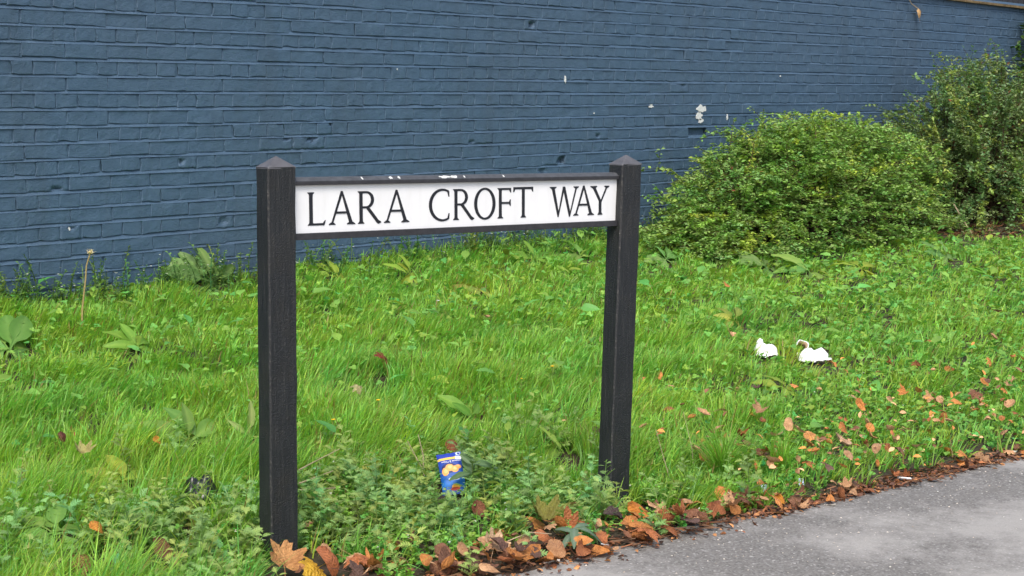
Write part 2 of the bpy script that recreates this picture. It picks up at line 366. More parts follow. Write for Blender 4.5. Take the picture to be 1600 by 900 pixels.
# bricks hidden by the shrubs or the sign plate do not take one of the 300 places
area = np.where((bx > 1010) & (by > 250), 0, area)
chosen = set(np.argsort(-area)[:300].tolist())
acc = Acc(); r = random.Random(4)
for n, (x, z, hd) in enumerate(bricks):
    sunk = abs(x - HOLE[0]) < 0.11 and abs(z - HOLE[2]) < CO * 0.49
    yy = WALL_Y + r.gauss(0, 0.0011) + (0.026 if sunk else 0); zz = z + r.gauss(0, 0.0012); xx = x + r.gauss(0, 0.0018)
    ry = r.gauss(0, 0.005); rx = r.gauss(0, 0.008); rz = r.gauss(0, 0.004)
    kn = [(q, rad, d) for q, rad, d in KW if abs(q[0] - x) < (HD if hd else ST) / 2 and abs(q[2] - z) < CO / 2]
    if kn:
        q, rad, d = kn[0]; v, f = brick_arrays((HD if hd else ST) - 0.0042, CO - 0.0112, n, 9 if hd else 16, 7, (q[0] - x, q[2] - z, rad, d))
        o = link('brick', npmesh('knocked_brick', v, [f], smooth=True), wall, M_PAINT); o.location = Vector((xx, yy, zz)) - Vector(WO); continue
    vi = r.randrange(9)
    if n in chosen:
        o = link('brick', (hmesh if hd else smesh)[vi], wall); o.location = Vector((xx, yy, zz)) - Vector(WO); o.rotation_euler = (rx, ry, rz)
    else:
        v, f = (hvars if hd else svars)[vi]
        Rm = np.array(Matrix.Rotation(rz, 3, 'Z') @ Matrix.Rotation(ry, 3, 'Y') @ Matrix.Rotation(rx, 3, 'X'))
        acc.add(v @ Rm.T + np.array([xx, yy, zz]) - WO, [f], (1, 1, 1))
o = link('brick', acc.mesh('brick_rest'), wall, M_PAINT); tag(o, kind='stuff')
# mortar: bed joints as uneven ribbons, head joints as short uprights, all a little behind the brick faces
acc = Acc()
nxs = np.arange(WX0 - 0.1, WX1 + 0.1, 0.03)
for k in range(k0, k1 + 1):
    zc = Z0 - k * CO + np.array([bedwave(x, k) for x in nxs])
    d = 0.0036 + 0.0016 * nz(nxs, nxs * 0 + k, 31, 0.3) + rng.normal(0, 0.0006, len(nxs))
    rows = np.stack([np.stack([nxs, WALL_Y + d + e, zc + h], -1) for h, e in ((-0.0085, -0.0062), (-0.0058, -0.0036), (0.0046, 0.0012), (0.012, 0.005))], 0)
    m = len(nxs); a = np.concatenate([np.arange(m - 1) + q * m for q in range(3)])
    acc.add(rows.reshape(-1, 3) - WO, [np.stack([a, a + 1, a + m + 1, a + m], -1)], (1, 1, 1))
for (x, z, hd) in bricks:
    xl = x - (HD if hd else ST) / 2; d = WALL_Y + 0.0026 + r.uniform(-0.0014, 0.0034); h = CO / 2 - 0.004
    acc.add(np.array([(xl - 0.006, d, z - h), (xl + 0.006, d, z - h), (xl + 0.006, d, z + h), (xl - 0.006, d, z + h)]) - WO, [[(0, 1, 2, 3)]], (1, 1, 1))
link('mortar', acc.mesh('mortar', True), wall, M_PAINT)
def box_arrays(x0, x1, y0, y1, z0, z1):
    v = np.array([(x, y, z) for z in (z0, z1) for y in (y0, y1) for x in (x0, x1)], float)
    f = np.array([(0, 2, 3, 1), (4, 5, 7, 6), (0, 1, 5, 4), (2, 6, 7, 3), (0, 4, 6, 2), (1, 3, 7, 5)]); return v, f
v, f = box_arrays(WX0, WX1, WALL_Y + 0.034, WALL_Y + 0.25, 0.05, 2.045); link('core', npmesh('core', v - WO, [f]), wall, M_PAINT)
# coping of thin brown stones along the top
x = WX0
while x < WX1:
    L = 0.6; v, f = box_arrays(x + 0.003, x + L - 0.003, WALL_Y - 0.028, WALL_Y + 0.27, 0, 0.022)
    v[:, 2] += 2.041 + rng.normal(0, 0.002) - 0.010 * (v[:, 0] - 12.6)
    if x > 4: 
        o = link('coping_stone', npmesh('coping_stone', v - WO, [f]), wall, M_COPING); md = o.modifiers.new('b', 'BEVEL'); md.width = 0.004; md.segments = 2
    x += L
# bare flakes where the blue paint has come away
def flake(px, py, w, h, seed):
    c = wpix(px, py); rr = np.random.default_rng(seed); n = 18; a = np.linspace(0, 2 * math.pi, n, endpoint=False)
    rad = rr.uniform(0.45, 1.0, n); V = np.stack([np.cos(a) * rad * w / 2, 0 * a - 0.0035, np.sin(a) * rad * h / 2], -1)
    V = np.concatenate([V, V + np.array([0, 0.012, 0]), [[0, -0.0035, 0]]]); F = [(2 * n, (i + 1) % n, i) for i in range(n)]
    Q = [(i, (i + 1) % n, n + (i + 1) % n, n + i) for i in range(n)]
    o = link('paint_flake', npmesh('paint_flake', V, [F, Q]), wall, M_CHIP); o.location = Vector(c) - Vector(WO); return o
for q, (px, py, w, h) in enumerate([(1095, 171, .14, .075), (1092, 181, .09, .07), (1095, 189, .08, .035), (1017, 166, .06, .03), (1136, 183, .025, .045), (883, 124, .016, .050), (928, 177, .012, .01), (1219, 119, .012, .012), (108, 358, .012, .02), (620, 108, .01, .01)]):
    flake(px, py, w, h, 40 + q)

# boarded fence standing behind the coping
fence = empty('boarded_fence', (13.2, WALL_Y + 0.12, 2.0)); FO = np.array([13.2, WALL_Y + 0.12, 2.0])
tag(fence, 'dark boarded fence rising behind the coping at the top of the wall', 'fence')
v, f = box_arrays(-0.052, 0.052, -0.011, 0.011, 0, 1.0); bm_ = npmesh('fence_board', v, [f]); bm_.materials.append(M_FENCE)
for i in range(36):
    o = link('board', bm_, fence); o.location = Vector((11.9 + i * 0.118, WALL_Y + 0.12 + r.gauss(0, 0.003), 1.99)) - Vector(FO)
v, f = box_arrays(11.8, 16.2, WALL_Y + 0.134, WALL_Y + 0.17, 2.55, 2.63); link('rail', npmesh('fence_rail', v - FO, [f]), fence, M_FENCE)

# ------------------------------------------------------------------ street name sign
SA = np.array([2.78487, 3.17183]); SU = np.array([0.98636, -0.16458]); SN = np.array([-0.16458, -0.98636])
REC = 0.024
SO = SA + SN * REC                                   # local origin: plate's visible left end, in the plane of the post fronts
sgz = float(hgt(SO[0], SO[1]))
sign = empty('street_name_sign', (SO[0], SO[1], 0.0), math.atan2(SU[1], SU[0]))
tag(sign, 'white street name plate with black letters between two black posts', 'street sign')
def post(x_top, z_top, x_base, W=0.084, D=0.063, lean_back=0.0):
    """four-sided post with chamfered arrises and a pyramid head"""
    ch = 0.004; prof = [(ch, 0), (W - ch, 0), (W, ch), (W, D - ch), (W - ch, D), (ch, D), (0, D - ch), (0, ch)]
    zs = np.concatenate([np.linspace(-0.25, z_top, 24)]); V = []; F = []
    rr = np.random.default_rng(int(z_top * 1e4)); lean = (x_top - x_base) / z_top
    for z in zs:
        xo = x_base + lean * z; j = rr.normal(0, 0.0006, (8, 2))
        for (a, b), q in zip(prof, j): V.append((xo + a + q[0], b + q[1] + lean_back * (z - z_top), z))
    for k in range(len(zs) - 1):
        for i in range(8): F.append((k * 8 + i, k * 8 + (i + 1) % 8, k * 8 + 8 + (i + 1) % 8, k * 8 + 8 + i))
    o = link('post', npmesh('post', V, [F]), sign, M_POST); o.data.materials.append(M_SCUFF)
    o.data.polygons.foreach_set('material_index', np.tile([0, 1, 0, 1, 0, 1, 0, 1], len(zs) - 1))
    e = 0.0004; c = [(x_top - e, -e), (x_top + W + e, -e), (x_top + W + e, D + e), (x_top - e, D + e)]
    V = [(a, b, z_top - 0.004) for a, b in c] + [(a, b, z_top) for a, b in c] + [(x_top + W / 2 + lean * 0.03, D / 2, z_top + 0.029)]
    Fq = [(i, (i + 1) % 4, 4 + (i + 1) % 4, 4 + i) for i in range(4)]; Ft = [(4 + i, 4 + (i + 1) % 4, 8) for i in range(4)]
    p = link('pyramid_cap', npmesh('pyramid_cap', V, [Fq, Ft]), o, M_CAP); md = p.modifiers.new('b', 'BEVEL'); md.width = 0.002; md.segments = 2
post(-0.1003, 1.0634, -0.1150, lean_back=0.004)
post(1.1573, 1.0368, 1.1125, lean_back=0.002)
TS = -0.0197                                         # the plate falls slightly to the right
def zl(x, z): return z + TS * x
PT, PB = 1.0140, 0.8849
def slab(name, pts, x0, x1, mt, parent, zbase, bev=0.0):
    """profile pts (y,z) swept from x0 to x1 along the falling plate line"""
    n = len(pts); V = [(x, y, zl(x, zbase + z)) for x in (x0, x1) for y, z in pts]
    F = [(i, n + i, n + (i + 1) % n, (i + 1) % n) for i in range(n)]
    me = bpy.data.meshes.new(name); me.from_pydata(V, [], F + [tuple(range(n)), tuple(range(2 * n - 1, n - 1, -1))]); me.update()
    o = link(name, me, parent, mt)
    if bev: md = o.modifiers.new('b', 'BEVEL'); md.width = bev; md.segments = 2
    return o
plate = slab('name_plate', [(REC, 0), (REC, PT - PB), (REC + 0.006, PT - PB), (REC + 0.006, 0)], -0.016, 1.1615, M_PLATE, sign, PB)
slab('backing_board', [(REC + 0.0065, -0.012), (REC + 0.0065, PT - PB + 0.012), (REC + 0.024, PT - PB + 0.012), (REC + 0.024, -0.012)], -0.0155, 1.150, M_RAIL, sign, PB)
top = slab('rail', [(REC - 0.010, -0.001), (REC - 0.010, 0.009), (REC + 0.004, 0.0185), (REC + 0.024, 0.0195), (REC + 0.024, 0.0125), (REC - 0.001, 0.0125), (REC - 0.001, -0.001)][:4] + [(REC + 0.024, 0.0125), (REC - 0.0005, 0.0125), (REC - 0.0005, -0.001)], -0.0158, 1.1625, M_RAIL, sign, PT, 0.0012)
slab('rail', [(REC - 0.010, -0.0165), (REC - 0.010, 0.001), (REC - 0.0005, 0.001), (REC - 0.0005, -0.0125), (REC + 0.024, -0.0125), (REC + 0.024, -0.0165)], -0.0158, 1.1625, M_RAIL, sign, PB, 0.0012)
slab('rail_top_edge', [(REC - 0.0095, 0.0098), (REC + 0.004, 0.0190), (REC + 0.0235, 0.0200), (REC + 0.0235, 0.0196), (REC + 0.0045, 0.0185), (REC - 0.0088, 0.0094)], -0.0150, 1.160, M_RAILTOP, top, PT)
rr = np.random.default_rng(3)
for cxp, cw in ((0.300, .018), (0.328, .01), (0.485, .05), (0.520, .03), (0.556, .006), (0.205, .006), (0.70, .006)):
    n = 12; a = np.linspace(0, 2 * math.pi, n, endpoint=False); rad = rr.uniform(0.5, 1, n)
    V = np.stack([cxp + np.cos(a) * rad * cw / 2, REC - 0.003 + np.sin(a) * rad * 0.006, 0 * a], -1)
    V[:, 2] = PT + TS * V[:, 0] + 0.0155 + 0.67 * (V[:, 1] - (REC - 0.003)); V2 = V + np.array([0, 0.001, -0.0015])
    link('paint_flake', npmesh('paint_flake', np.concatenate([V, V2]), [[tuple(range(n))], [(i, n + i, n + (i + 1) % n, (i + 1) % n) for i in range(n)]]), top, M_CHIP)

# --- lettering: each glyph is drawn stroke by stroke (height 1, width w)
def stem(x0, x1, y0=0., y1=1., fb=.055, ft=.055):
    p = []
    if fb: p += [(x0 - fb, y0), (x1 + fb, y0), (x1 + fb, y0 + .022), (x1 + .012, y0 + .055), (x1, y0 + .10)]
    else: p += [(x0, y0), (x1, y0)]
    if ft: p += [(x1, y1 - .10), (x1 + .012, y1 - .055), (x1 + ft, y1 - .022), (x1 + ft, y1), (x0 - ft, y1), (x0 - ft, y1 - .022), (x0 - .012, y1 - .055), (x0, y1 - .10)]
    else: p += [(x1, y1), (x0, y1)]
    if fb: p += [(x0, y0 + .10), (x0 - .012, y0 + .055), (x0 - fb, y0 + .022)]
    return p
def foot(x0, x1, a, b, y=0., s=1):
    return [(a, y), (b, y), (b, y + s * .022), (x1, y + s * .075), (x0, y + s * .075), (a, y + s * .022)]
def arc(cx, cy, rx, ry, a0, a1, n=18):
    return [(cx + rx * math.cos(math.radians(a0 + (a1 - a0) * i / n)), cy + ry * math.sin(math.radians(a0 + (a1 - a0) * i / n))) for i in range(n + 1)]
def g_L(w): return [stem(.055, .180), [(.12, 0), (w - .05, 0), (w, .15), (w - .025, .15), (w - .10, .065), (.12, .065)]]
def g_A(w):
    ap = .5 * w - .01
    return [[(.085, .04), (.150, .04), (ap + .035, .93), (ap + .03, 1.02), (ap - .02, 1.02)], [(w - .215, .04), (w - .085, .04), (ap + .045, 1.02), (ap - .02, 1.02)],
            foot(.085, .150, 0, .235), foot(w - .215, w - .085, w - .30, w), [(.22 * w + .03, .335), (.75 * w, .335), (.75 * w - .03, .40), (.22 * w + .05, .40)]]
def g_R(w):
    c = .36 * w
    bowl = [(.12, 1), (c, 1)] + arc(c, .735, w * .70 - c, .265, 90, -90) + [(.12, .47), (.12, .535), (c, .535)] + arc(c, .735, w * .70 - c - .115, .20, -90, 90) + [(c, .935), (.12, .935)]
    return [stem(.055, .175), bowl, [(c - .03, .50), (c + .105, .505), (w - .10, .10), (w, .045), (w, .02), (w - .10, -.02), (w - .155, .01)]]
def g_C(w):
    o = arc(.53, .5, .53, .525, 62, 298, 34); i = arc(.555, .5, .435, .455, 296, 64, 34)
    return [o + [(w - .01, .06), (w, .235), (w - .03, .235), (w - .07, .125)] + i + [(w - .07, .875), (w - .03, .76), (w, .76), (w - .01, .95)]]
def g_O(w):
    return ['ring', arc(w / 2, .5, w / 2, .525, 0, 360, 44)[:-1], arc(w / 2, .5, w / 2 - .125, .455, 0, 360, 44)[:-1]]
def g_F(w): return [stem(.055, .175), [(.12, 1), (w, 1), (w, .845), (w - .028, .845), (w - .085, .935), (.12, .935)], [(.12, .475), (w - .09, .475), (w - .045, .40), (w - .02, .40), (w - .02, .62), (w - .045, .62), (w - .09, .54), (.12, .54)]]
def g_T(w): return [stem(w / 2 - .06, w / 2 + .06, 0, .97, .055, 0), [(0.0, 1.02), (w, 1.02), (w, .86), (w - .03, .86), (w - .075, .945), (.075, .945), (.03, .86), (-.01, .86)]]
def g_W(w):
    return [[(.06, .96), (.19, .96), (.375, .16), (.36, -.03), (.33, -.03)], [(.33, -.03), (.37, -.03), (.635, .93), (.625, 1.0), (.57, 1.0)],
            [(.555, 1.0), (.665, 1.0), (.885, .18), (.875, -.03), (.845, -.03)], [(.845, -.03), (.885, -.03), (w - .085, .96), (w - .15, .96)],
            foot(.06, .19, -.02, .27, 1., -1), foot(w - .15, w - .085, w - .24, w, 1., -1)]
def g_Y(w):
    m = w * .5
    return [[(.065, .96), (.21, .96), (m + .045, .50), (m + .06, .40), (m - .06, .40), (m - .055, .47)], [(w - .155, .96), (w - .085, .96), (m + .06, .43), (m + .005, .45)],
            stem(m - .06, m + .06, 0, .46, .055, 0), foot(.065, .21, -.02, .29, 1., -1), foot(w - .155, w - .085, w - .24, w, 1., -1)]
CAP = 0.0885
def letter(glyph, x0, x1):
    w = (x1 - x0) / CAP; pieces = glyph(w); V = []; F = []
    def put(p, dep):
        base = len(V); n = len(p)
        for a, b in p:
            x = x0 + a * CAP; V.append((x, REC - dep, zl(x, PB + 0.0205 + b * CAP)))
        for a, b in p:
            x = x0 + a * CAP; V.append((x, REC + 0.001, zl(x, PB + 0.0205 + b * CAP)))
        return base, n
    if pieces[0] == 'ring':
        b0, n = put(pieces[1], 0.0012); b1, _ = put(pieces[2], 0.0012)
        for i in range(n):
            j = (i + 1) % n; F += [(b0 + i, b0 + j, b1 + j, b1 + i), (b0 + i, b0 + n + i, b0 + n + j, b0 + j), (b1 + j, b1 + n + j, b1 + n + i, b1 + i)]
    else:
        for q, p in enumerate(pieces):
            b0, n = put(p, 0.0012 + 0.00014 * q); F.append(tuple(range(b0, b0 + n)))
            F += [(b0 + i, b0 + n + i, b0 + n + (i + 1) % n, b0 + (i + 1) % n) for i in range(n)]
    me = bpy.data.meshes.new('letter'); me.from_pydata(V, [], F); me.update()
    return link('letter', me, plate, M_LETTER)
for gl, a, b in ((g_L, .0319, .088), (g_A, .0979, .1823), (g_R, .1919, .2678), (g_A, .2776, .3629), (g_C, .4316, .5039), (g_R, .5171, .5933), (g_O, .5933, .6721),
                 (g_F, .680, .7309), (g_T, .7397, .8153), (g_W, .8828, .997), (g_A, .9751, 1.0596), (g_Y, 1.0466, 1.1233)):
    letter(gl, a, b)

#VEG
# ------------------------------------------------------------------ plant templates
def leaflet(w=0.5, fold=0.12, droop=0.1):
    """unit-length leaf along +Y, folded on the midrib"""
    V = np.array([(0, 0, 0), (w * .42, .28, fold), (w * .48, .62, fold * .9 - droop * .3), (0, 1, -droop), (-w * .48, .62, fold * .9 - droop * .3), (-w * .42, .28, fold), (0, .5, 0.02)])
    return V, [np.array([(0, 1, 2, 6), (6, 2, 3, 4), (0, 6, 4, 5)])]
def compose(parts):
    """parts: list of (template, 3x3, offset) -> one template"""
    Vs = []; P = {}; n = 0
    for (v, ps), m, o in parts:
        Vs.append(np.asarray(v) @ np.asarray(m).T + np.asarray(o))
        for p in ps: P.setdefault(np.asarray(p).shape[1], []).append(np.asarray(p) + n)
        n += len(v)
    return np.concatenate(Vs), [np.concatenate(q) for q in P.values()]
def R1(y, p, r, s=1.0): return rotm(np.array([y]), np.array([p]), np.array([r]), np.array([s]))[0]
LF_OVAL = leaflet(.55); LF_ROUND = leaflet(.95, .08, .05); LF_NARROW = leaflet(.26, .06, .2)
def trifol(lf, tilt): return compose([(lf, R1(a, tilt, 0), (0, 0, 0)) for a in (0, 2.1, 4.19)])
CLOVER = trifol(LF_ROUND, 0.25)
def lobed(pairs=3, w=.5):
    """deeply cut leaf: midrib strip with pointed lobes"""
    V = [(-.03, 0, 0), (.03, 0, 0)]; Q = []; T = []
    for i in range(pairs):
        y0 = .22 + .62 * i / pairs; y1 = y0 + .5 / pairs; b = len(V)
        L = w * (.36 + .22 * math.sin(math.pi * (i + .7) / pairs))
        V += [(-.05, y0, .01), (.05, y0, .01), (-.055, y1, .0), (.055, y1, .0), (-L, y0 + .24, .06), (L, y0 + .24, .06), (-L * .55, y0 + .07, .05), (L * .55, y0 + .07, .05)]
        Q += [(b, b + 1, b + 3, b + 2), (b, b + 2, b + 4, b + 6), (b + 1, b + 7, b + 5, b + 3)]
        if i: Q.append((b - 6, b - 5, b + 1, b))
        else: Q.append((0, 1, b + 1, b))
    b = len(V); V += [(-.12, .93, .02), (.12, .93, .02), (0, 1.08, -.03)]
    l = b - 6; Q.append((l, l + 1, b + 1, b)); T.append((b, b + 1, b + 2)); V = np.array(V, float); V[:, 2] -= .22 * V[:, 1] ** 2
    return V, [np.array(Q), np.array(T)]
LOBED = lobed(4, .72)
def tube(pts, rad, sides=4):
    pts = np.asarray(pts, float); n = len(pts); rad = np.broadcast_to(np.asarray(rad, float), (n,)); V = []; F = []
    for i in range(n):
        d = pts[min(i + 1, n - 1)] - pts[max(i - 1, 0)]; d = d / (np.linalg.norm(d) + 1e-9)
        a = np.cross(d, (0.3, 0.9, 0.2)); a /= np.linalg.norm(a) + 1e-9; b = np.cross(d, a)
        for k in range(sides):
            t = 2 * math.pi * k / sides; V.append(pts[i] + rad[i] * (a * math.cos(t) + b * math.sin(t)))
    for i in range(n - 1):
        for k in range(sides): F.append((i * sides + k, i * sides + (k + 1) % sides, (i + 1) * sides + (k + 1) % sides, (i + 1) * sides + k))
    return np.array(V), [np.array(F)]
def weed_template(seed, h, nleaf, lf, size, spread=0.5):
    r = np.random.default_rng(seed); parts = []; az = r.uniform(0, 6.28); ln = r.uniform(.05, spread)
    pts = np.array([(math.cos(az) * ln * h * s * s, math.sin(az) * ln * h * s * s, h * s * (1 - .12 * s)) for s in np.linspace(0, 1, 5)])
    parts.append((tube(pts, np.linspace(.0022, .001, 5), 3), np.eye(3), (0, 0, 0)))
    for i in range(nleaf):
        s = (i + .6) / nleaf; p = np.array([np.interp(s, np.linspace(0, 1, 5), pts[:, q]) for q in range(3)])
        parts.append((lf, R1(i * 2.4 + r.uniform(-.5, .5), r.uniform(-.15, .85), r.uniform(-.5, .5), size * (1.1 - .55 * s) * r.uniform(.7, 1.25)), p))
    return compose(parts)
def field(n, xr, tr, margin=160):
    """random ground points that fall in or near the view"""
    x = rng.uniform(*xr, n); t = rng.uniform(*tr, n); y = edge_y(x) + t
    ok = y < WALL_Y - 0.02; x, y, t = x[ok], y[ok], t[ok]
    P = np.stack([x, y, hgt(x, y)], -1); px, py, z = project(P)
    ok = (px > -margin) & (px < 1600 + margin) & (py < 900 + margin * 1.3) & (z > 1); return P[ok], t[ok], px[ok], py[ok]
def cols(n, base, var=0.18, hue=0.10):
    c = np.tile(np.array(base, float), (n, 1)); v = rng.normal(1, var, (n, 1)).clip(.5, 1.6); h = rng.normal(0, hue, n)
    c = c * v; c[:, 0] *= 1 + h * 1.6; c[:, 2] *= 1 - h; return c.clip(0.004, 0.9)

# positions kept clear of grass: posts, tissues, packet
SHRUB1 = np.array([9.55, 5.45]); SHRUB2 = np.array([12.95, 5.45])
def in_shrub(P):
    a = ((P[:, 0] - 9.75) / 1.5) ** 2 + ((P[:, 1] - 5.7) / .4) ** 2; b = ((P[:, 0] - 12.9) / 1.5) ** 2 + ((P[:, 1] - 5.5) / .85) ** 2
    return np.minimum(a, b) < 1.0
def clear_of_litter(P):
    ok = np.ones(len(P), bool)
    for (q, rad) in CLEAR: ok &= np.hypot(P[:, 0] - q[0], P[:, 1] - q[1]) > rad
    return ok
special = [
 ((445, 876), 'lobed', 0, .14, (.46, .25, .10), 'large orange-brown lobed leaf propped against the foot of the left post', (.85, 0), 0.3, .05),
 ((773, 852), 'lobed', 1, .105, (.62, .45, .29), 'pale tan star-shaped leaf lying on the brown litter', (.75, .0), -.1, .035),
 ((262, 866), 'oval', 2, .12, (.165, .075, .035), 'big flat reddish-brown leaf among weeds before the left post', (.45, .1), .8, .035),
 ((133, 885), 'lobed', 3, .12, (.22, .10, .04), 'curled brown leaf in the front grass at lower left', (.6, .2), 1.2, .04),
 ((850, 806), 'lobed', 4, .13, (.17, .18, .035), 'large olive-green leaf behind the tan star-shaped leaf', (.5, -.1), .5, .05),
 ((745, 800), 'oval', 5, .085, (.20, .085, .045), 'round red-brown leaf right under the blue packet', (.7, .1), 0, .035),
 ((712, 700), 'oval', 6, .085, (.25, .09, .04), 'rust leaf standing behind the blue packet', (.8, 0), 1.5, .05),
 ((597, 560), 'lobed', 2, .095, (.20, .05, .02), 'dark red lobed leaf caught in the grass between the posts', (.8, .3), .2, .085),
 ((700, 880), 'oval', 0, .10, (.15, .075, .045), 'dull brown round leaf in the litter left of the tan leaf', (.45, .2), .4, .03),
 ((870, 858), 'oval', 3, .085, (.40, .22, .11), 'smooth tan leaf below the small grey-leaved seedling', (.5, -.3), .6, .03),
 ((1005, 843), 'oval', 1, .075, (.40, .17, .055), 'flat orange leaf lying on the pavement edge past the right post', (.1, .05), 1.1, .012),
 ((962, 805), 'oval', 7, .09, (.065, .045, .042), 'dark grey-brown leaf at the foot of the right post', (.6, .2), 2.0, .035),
 ((998, 800), 'oval', 4, .085, (.50, .20, .04), 'bright orange folded leaf beside the right post foot', (.6, -.4), 1.2, .03),
 ((1217, 782), 'oval', 8, .06, (.52, .23, .03), 'orange-yellow round leaf beside the white-blue wrapper', (.5, .1), .3, .022),
 ((1222, 805), 'oval', 9, .075, (.50, .26, .08), 'long curled orange leaf resting on the pavement edge', (.15, .5), 1.4, .015),
 ((1318, 672), 'oval', 2, .075, (.44, .17, .045), 'rounded orange leaf topmost of the heap on the right grass', (.7, .1), .2, .06),
 ((1316, 690), 'oval', 5, .085, (.46, .32, .21), 'pale beige leaf under the rounded orange leaf', (.5, .2), 1.2, .045),
 ((1270, 682), 'oval', 6, .075, (.55, .28, .10), 'light orange leaf with a pale rim left of the heap', (.5, -.2), 1.5, .05),
 ((1362, 682), 'oval', 1, .075, (.42, .25, .11), 'tan cupped leaf right of the heap on the grass', (.6, .3), 2.2, .05),
 ((1455, 622), 'lobed', 5, .085, (.50, .30, .14), 'big tan leaf alone in the upper right grass', (.4, 0), .8, .06),
 ((1505, 712), 'lobed', 6, .07, (.50, .24, .07), 'orange jagged leaf on the right pavement edge', (.6, .1), .3, .03),
 ((1405, 705), 'oval', 7, .06, (.17, .085, .06), 'dull purple-brown leaf near the right pavement edge', (.5, .1), .9, .04),
 ((1553, 527), 'oval', 8, .06, (.44, .26, .15), 'small tan leaf in the far right grass', (.5, .2), .4, .05),
 ((1157, 680), 'lobed', 1, .075, (.25, .075, .022), 'crumpled rust leaf in the grass right of the right post', (.6, .3), 1.3, .06),
 ((1176, 648), 'oval', 0, .05, (.52, .20, .03), 'small bright orange leaf uppermost right of the right post', (.5, .2), .5, .06),
 ((490, 890), 'lobed', 2, .11, (.55, .36, .03), 'yellow lobed leaf at the bottom edge below the left post', (.7, .2), 2.6, .035),
 ((515, 880), 'oval', 9, .11, (.36, .13, .05), 'upright red-orange leaf at the bottom right of the left post', (1.1, .3), .9, .05),
 ((245, 690), 'oval', 4, .05, (.52, .24, .03), 'little orange leaf by the pale-ribbed dock leaf', (.5, .2), .5, .07),
 ((97, 683), 'oval', 3, .05, (.11, .035, .02), 'tiny dark brown leaf deep in the left grass', (.9, .2), .5, .09),
 ((128, 705), 'lobed', 4, .075, (.34, .34, .13), 'faded yellow-green leaf lying on the left grass', (.5, .0), .5, .11),
 ((153, 825), 'oval', 9, .06, (.55, .24, .04), 'narrow orange leaf standing in the lower left grass', (1.0, .5), 1.9, .09),
 ((560, 608), 'lobed', 3, .075, (.33, .33, .16), 'faded greyish leaf in the grass right of the left post', (.5, .0), 1.5, .10),
 ((1595, 770), 'oval', 9, .03, (.55, .28, .08), 'tiny orange leaf alone out on the pavement', (.05, .2), 2.4, .006),
]
T1 = gpix(1197, 552, .03); T2 = gpix(1270, 559, .03); T3 = gpix(1250, 545, .03); PK = gpix(706, 772); BG = gpix(312, 795)
tocam = lambda q, d: np.array([q[0] - LOOK[0] * d, q[1] - LOOK[1] * d, q[2]])
CLEAR = [(T1, .06), (tocam(T1, .10), .07), (T2, .08), (tocam(T2, .10), .09), (T3, .04), (PK, .07), (tocam(PK, .11), .07), (tocam(PK, .22), .05), (BG, .05), (tocam(BG, .08), .05)]
for x_, y_, r_ in ((-.06, -.05, .10), (-.06, -.16, .10), (-.06, -.28, .09), (1.15, -.05, .09), (1.15, -.16, .09), (1.15, -.26, .07)):
    CLEAR.append((np.append(SO + SU * x_ - SN * y_, 0), r_))
for q_ in special:
    g_ = gpix(*q_[0], q_[8])
    for k_, d_ in ((.55, 0), (.5, .6), (.42, 1.2)): CLEAR.append((tocam(g_, d_ * q_[3]), k_ * q_[3]))

# ------------------------------------------------------------------ docks and other broad-leaved plants, each a plant of its own
def blade_mesh(name, seed, width=.34, wave=.03, droop=.45, col=(.10, .24, .03), petiole=.22, nl=9):
    """one broad leaf, unit length along +Y, rising then drooping, with a pale midrib"""
    r = np.random.default_rng(seed); V = []; C = []; F = []; col = np.array(col)
    us = (-1, -.55, -.07, .07, .55, 1); ph = r.uniform(0, 6)
    for j in range(nl + 1):
        s = j / nl
        hw = .020 + (0 if s < petiole else width / 2 * math.sin(math.pi * min(1, ((s - petiole) / (1 - petiole)) ** .72)) ** .75) * (0 if j == nl else 1)
        for u in us:
            z = -droop * s * s + .10 * abs(u) * hw / .2 * .5 + (wave * math.sin(s * 17 + ph + (2 if u > 0 else 0)) * abs(u) ** 2 if s > petiole else 0)
            V.append((u * hw, s, z)); C.append(col * 1.0 if abs(u) > .1 else col * np.array([1.35, 1.2, 1.4]))
    for j in range(nl):
        for i in range(5): a = j * 6 + i; F.append((a, a + 1, a + 7, a + 6))
    return npmesh(name, V, [F], np.array(C).clip(0, .8), smooth=True)
def dock(px, py, label, n, size, up, col, seed, width=.36, name='dock_plant', group=None, pos=None):
    size *= .88; width *= .82; n = int(n * 1.5)
    r = np.random.default_rng(seed); p = gpix(px, py) if pos is None else pos
    CLEAR.extend([(p, size * .50), (tocam(p, size * .5), size * .42), (tocam(p, size * .9), size * .30)])
    e = empty(name, (p[0], p[1], p[2] + .03)); tag(e, label, 'plant', group)
    for i in range(n):
        c = np.array(col) * r.uniform(.8, 1.2) * np.array([r.uniform(.85, 1.35), 1, 1])
        me = blade_mesh('broad_leaf', seed * 31 + i, width * r.uniform(.8, 1.2), .018, r.uniform(.15, .6), c, r.uniform(.15, .3))
        o = link('leaf', me, e, M_LEAF); s = size * r.uniform(.65, 1.1)
        o.rotation_mode = 'ZXY'; o.rotation_euler = (up * r.uniform(.6, 1.35), r.normal(0, .25), i * 2.399 + r.uniform(-.4, .4)); o.scale = (s, s, s)
        o.location = (r.normal(0, .008), r.normal(0, .008), r.uniform(0, .012))
    return e
G1 = (.115, .280, .035); G2 = (.105, .250, .065); G3 = (.185, .320, .040); G4 = (.135, .300, .060)
dock(330, 452, 'tall upright dock plant standing against the wall behind the left post', 11, .27, 1.15, G2, 1, .40)
dock(15, 560, 'broad leafy dock cut off by the photo edge near the wall', 10, .26, .75, G4, 2, .42)
dock(300, 705, 'dock with one tall pale-ribbed leaf in the grass by the left post', 8, .21, 1.05, G4, 3, .36)
dock(215, 555, 'small dock in the long grass below the spent flower stalk', 6, .16, .9, G1, 4)
dock(525, 442, 'pale dock rosette at the back under the first letter', 7, .17, .85, G3, 5, .45)
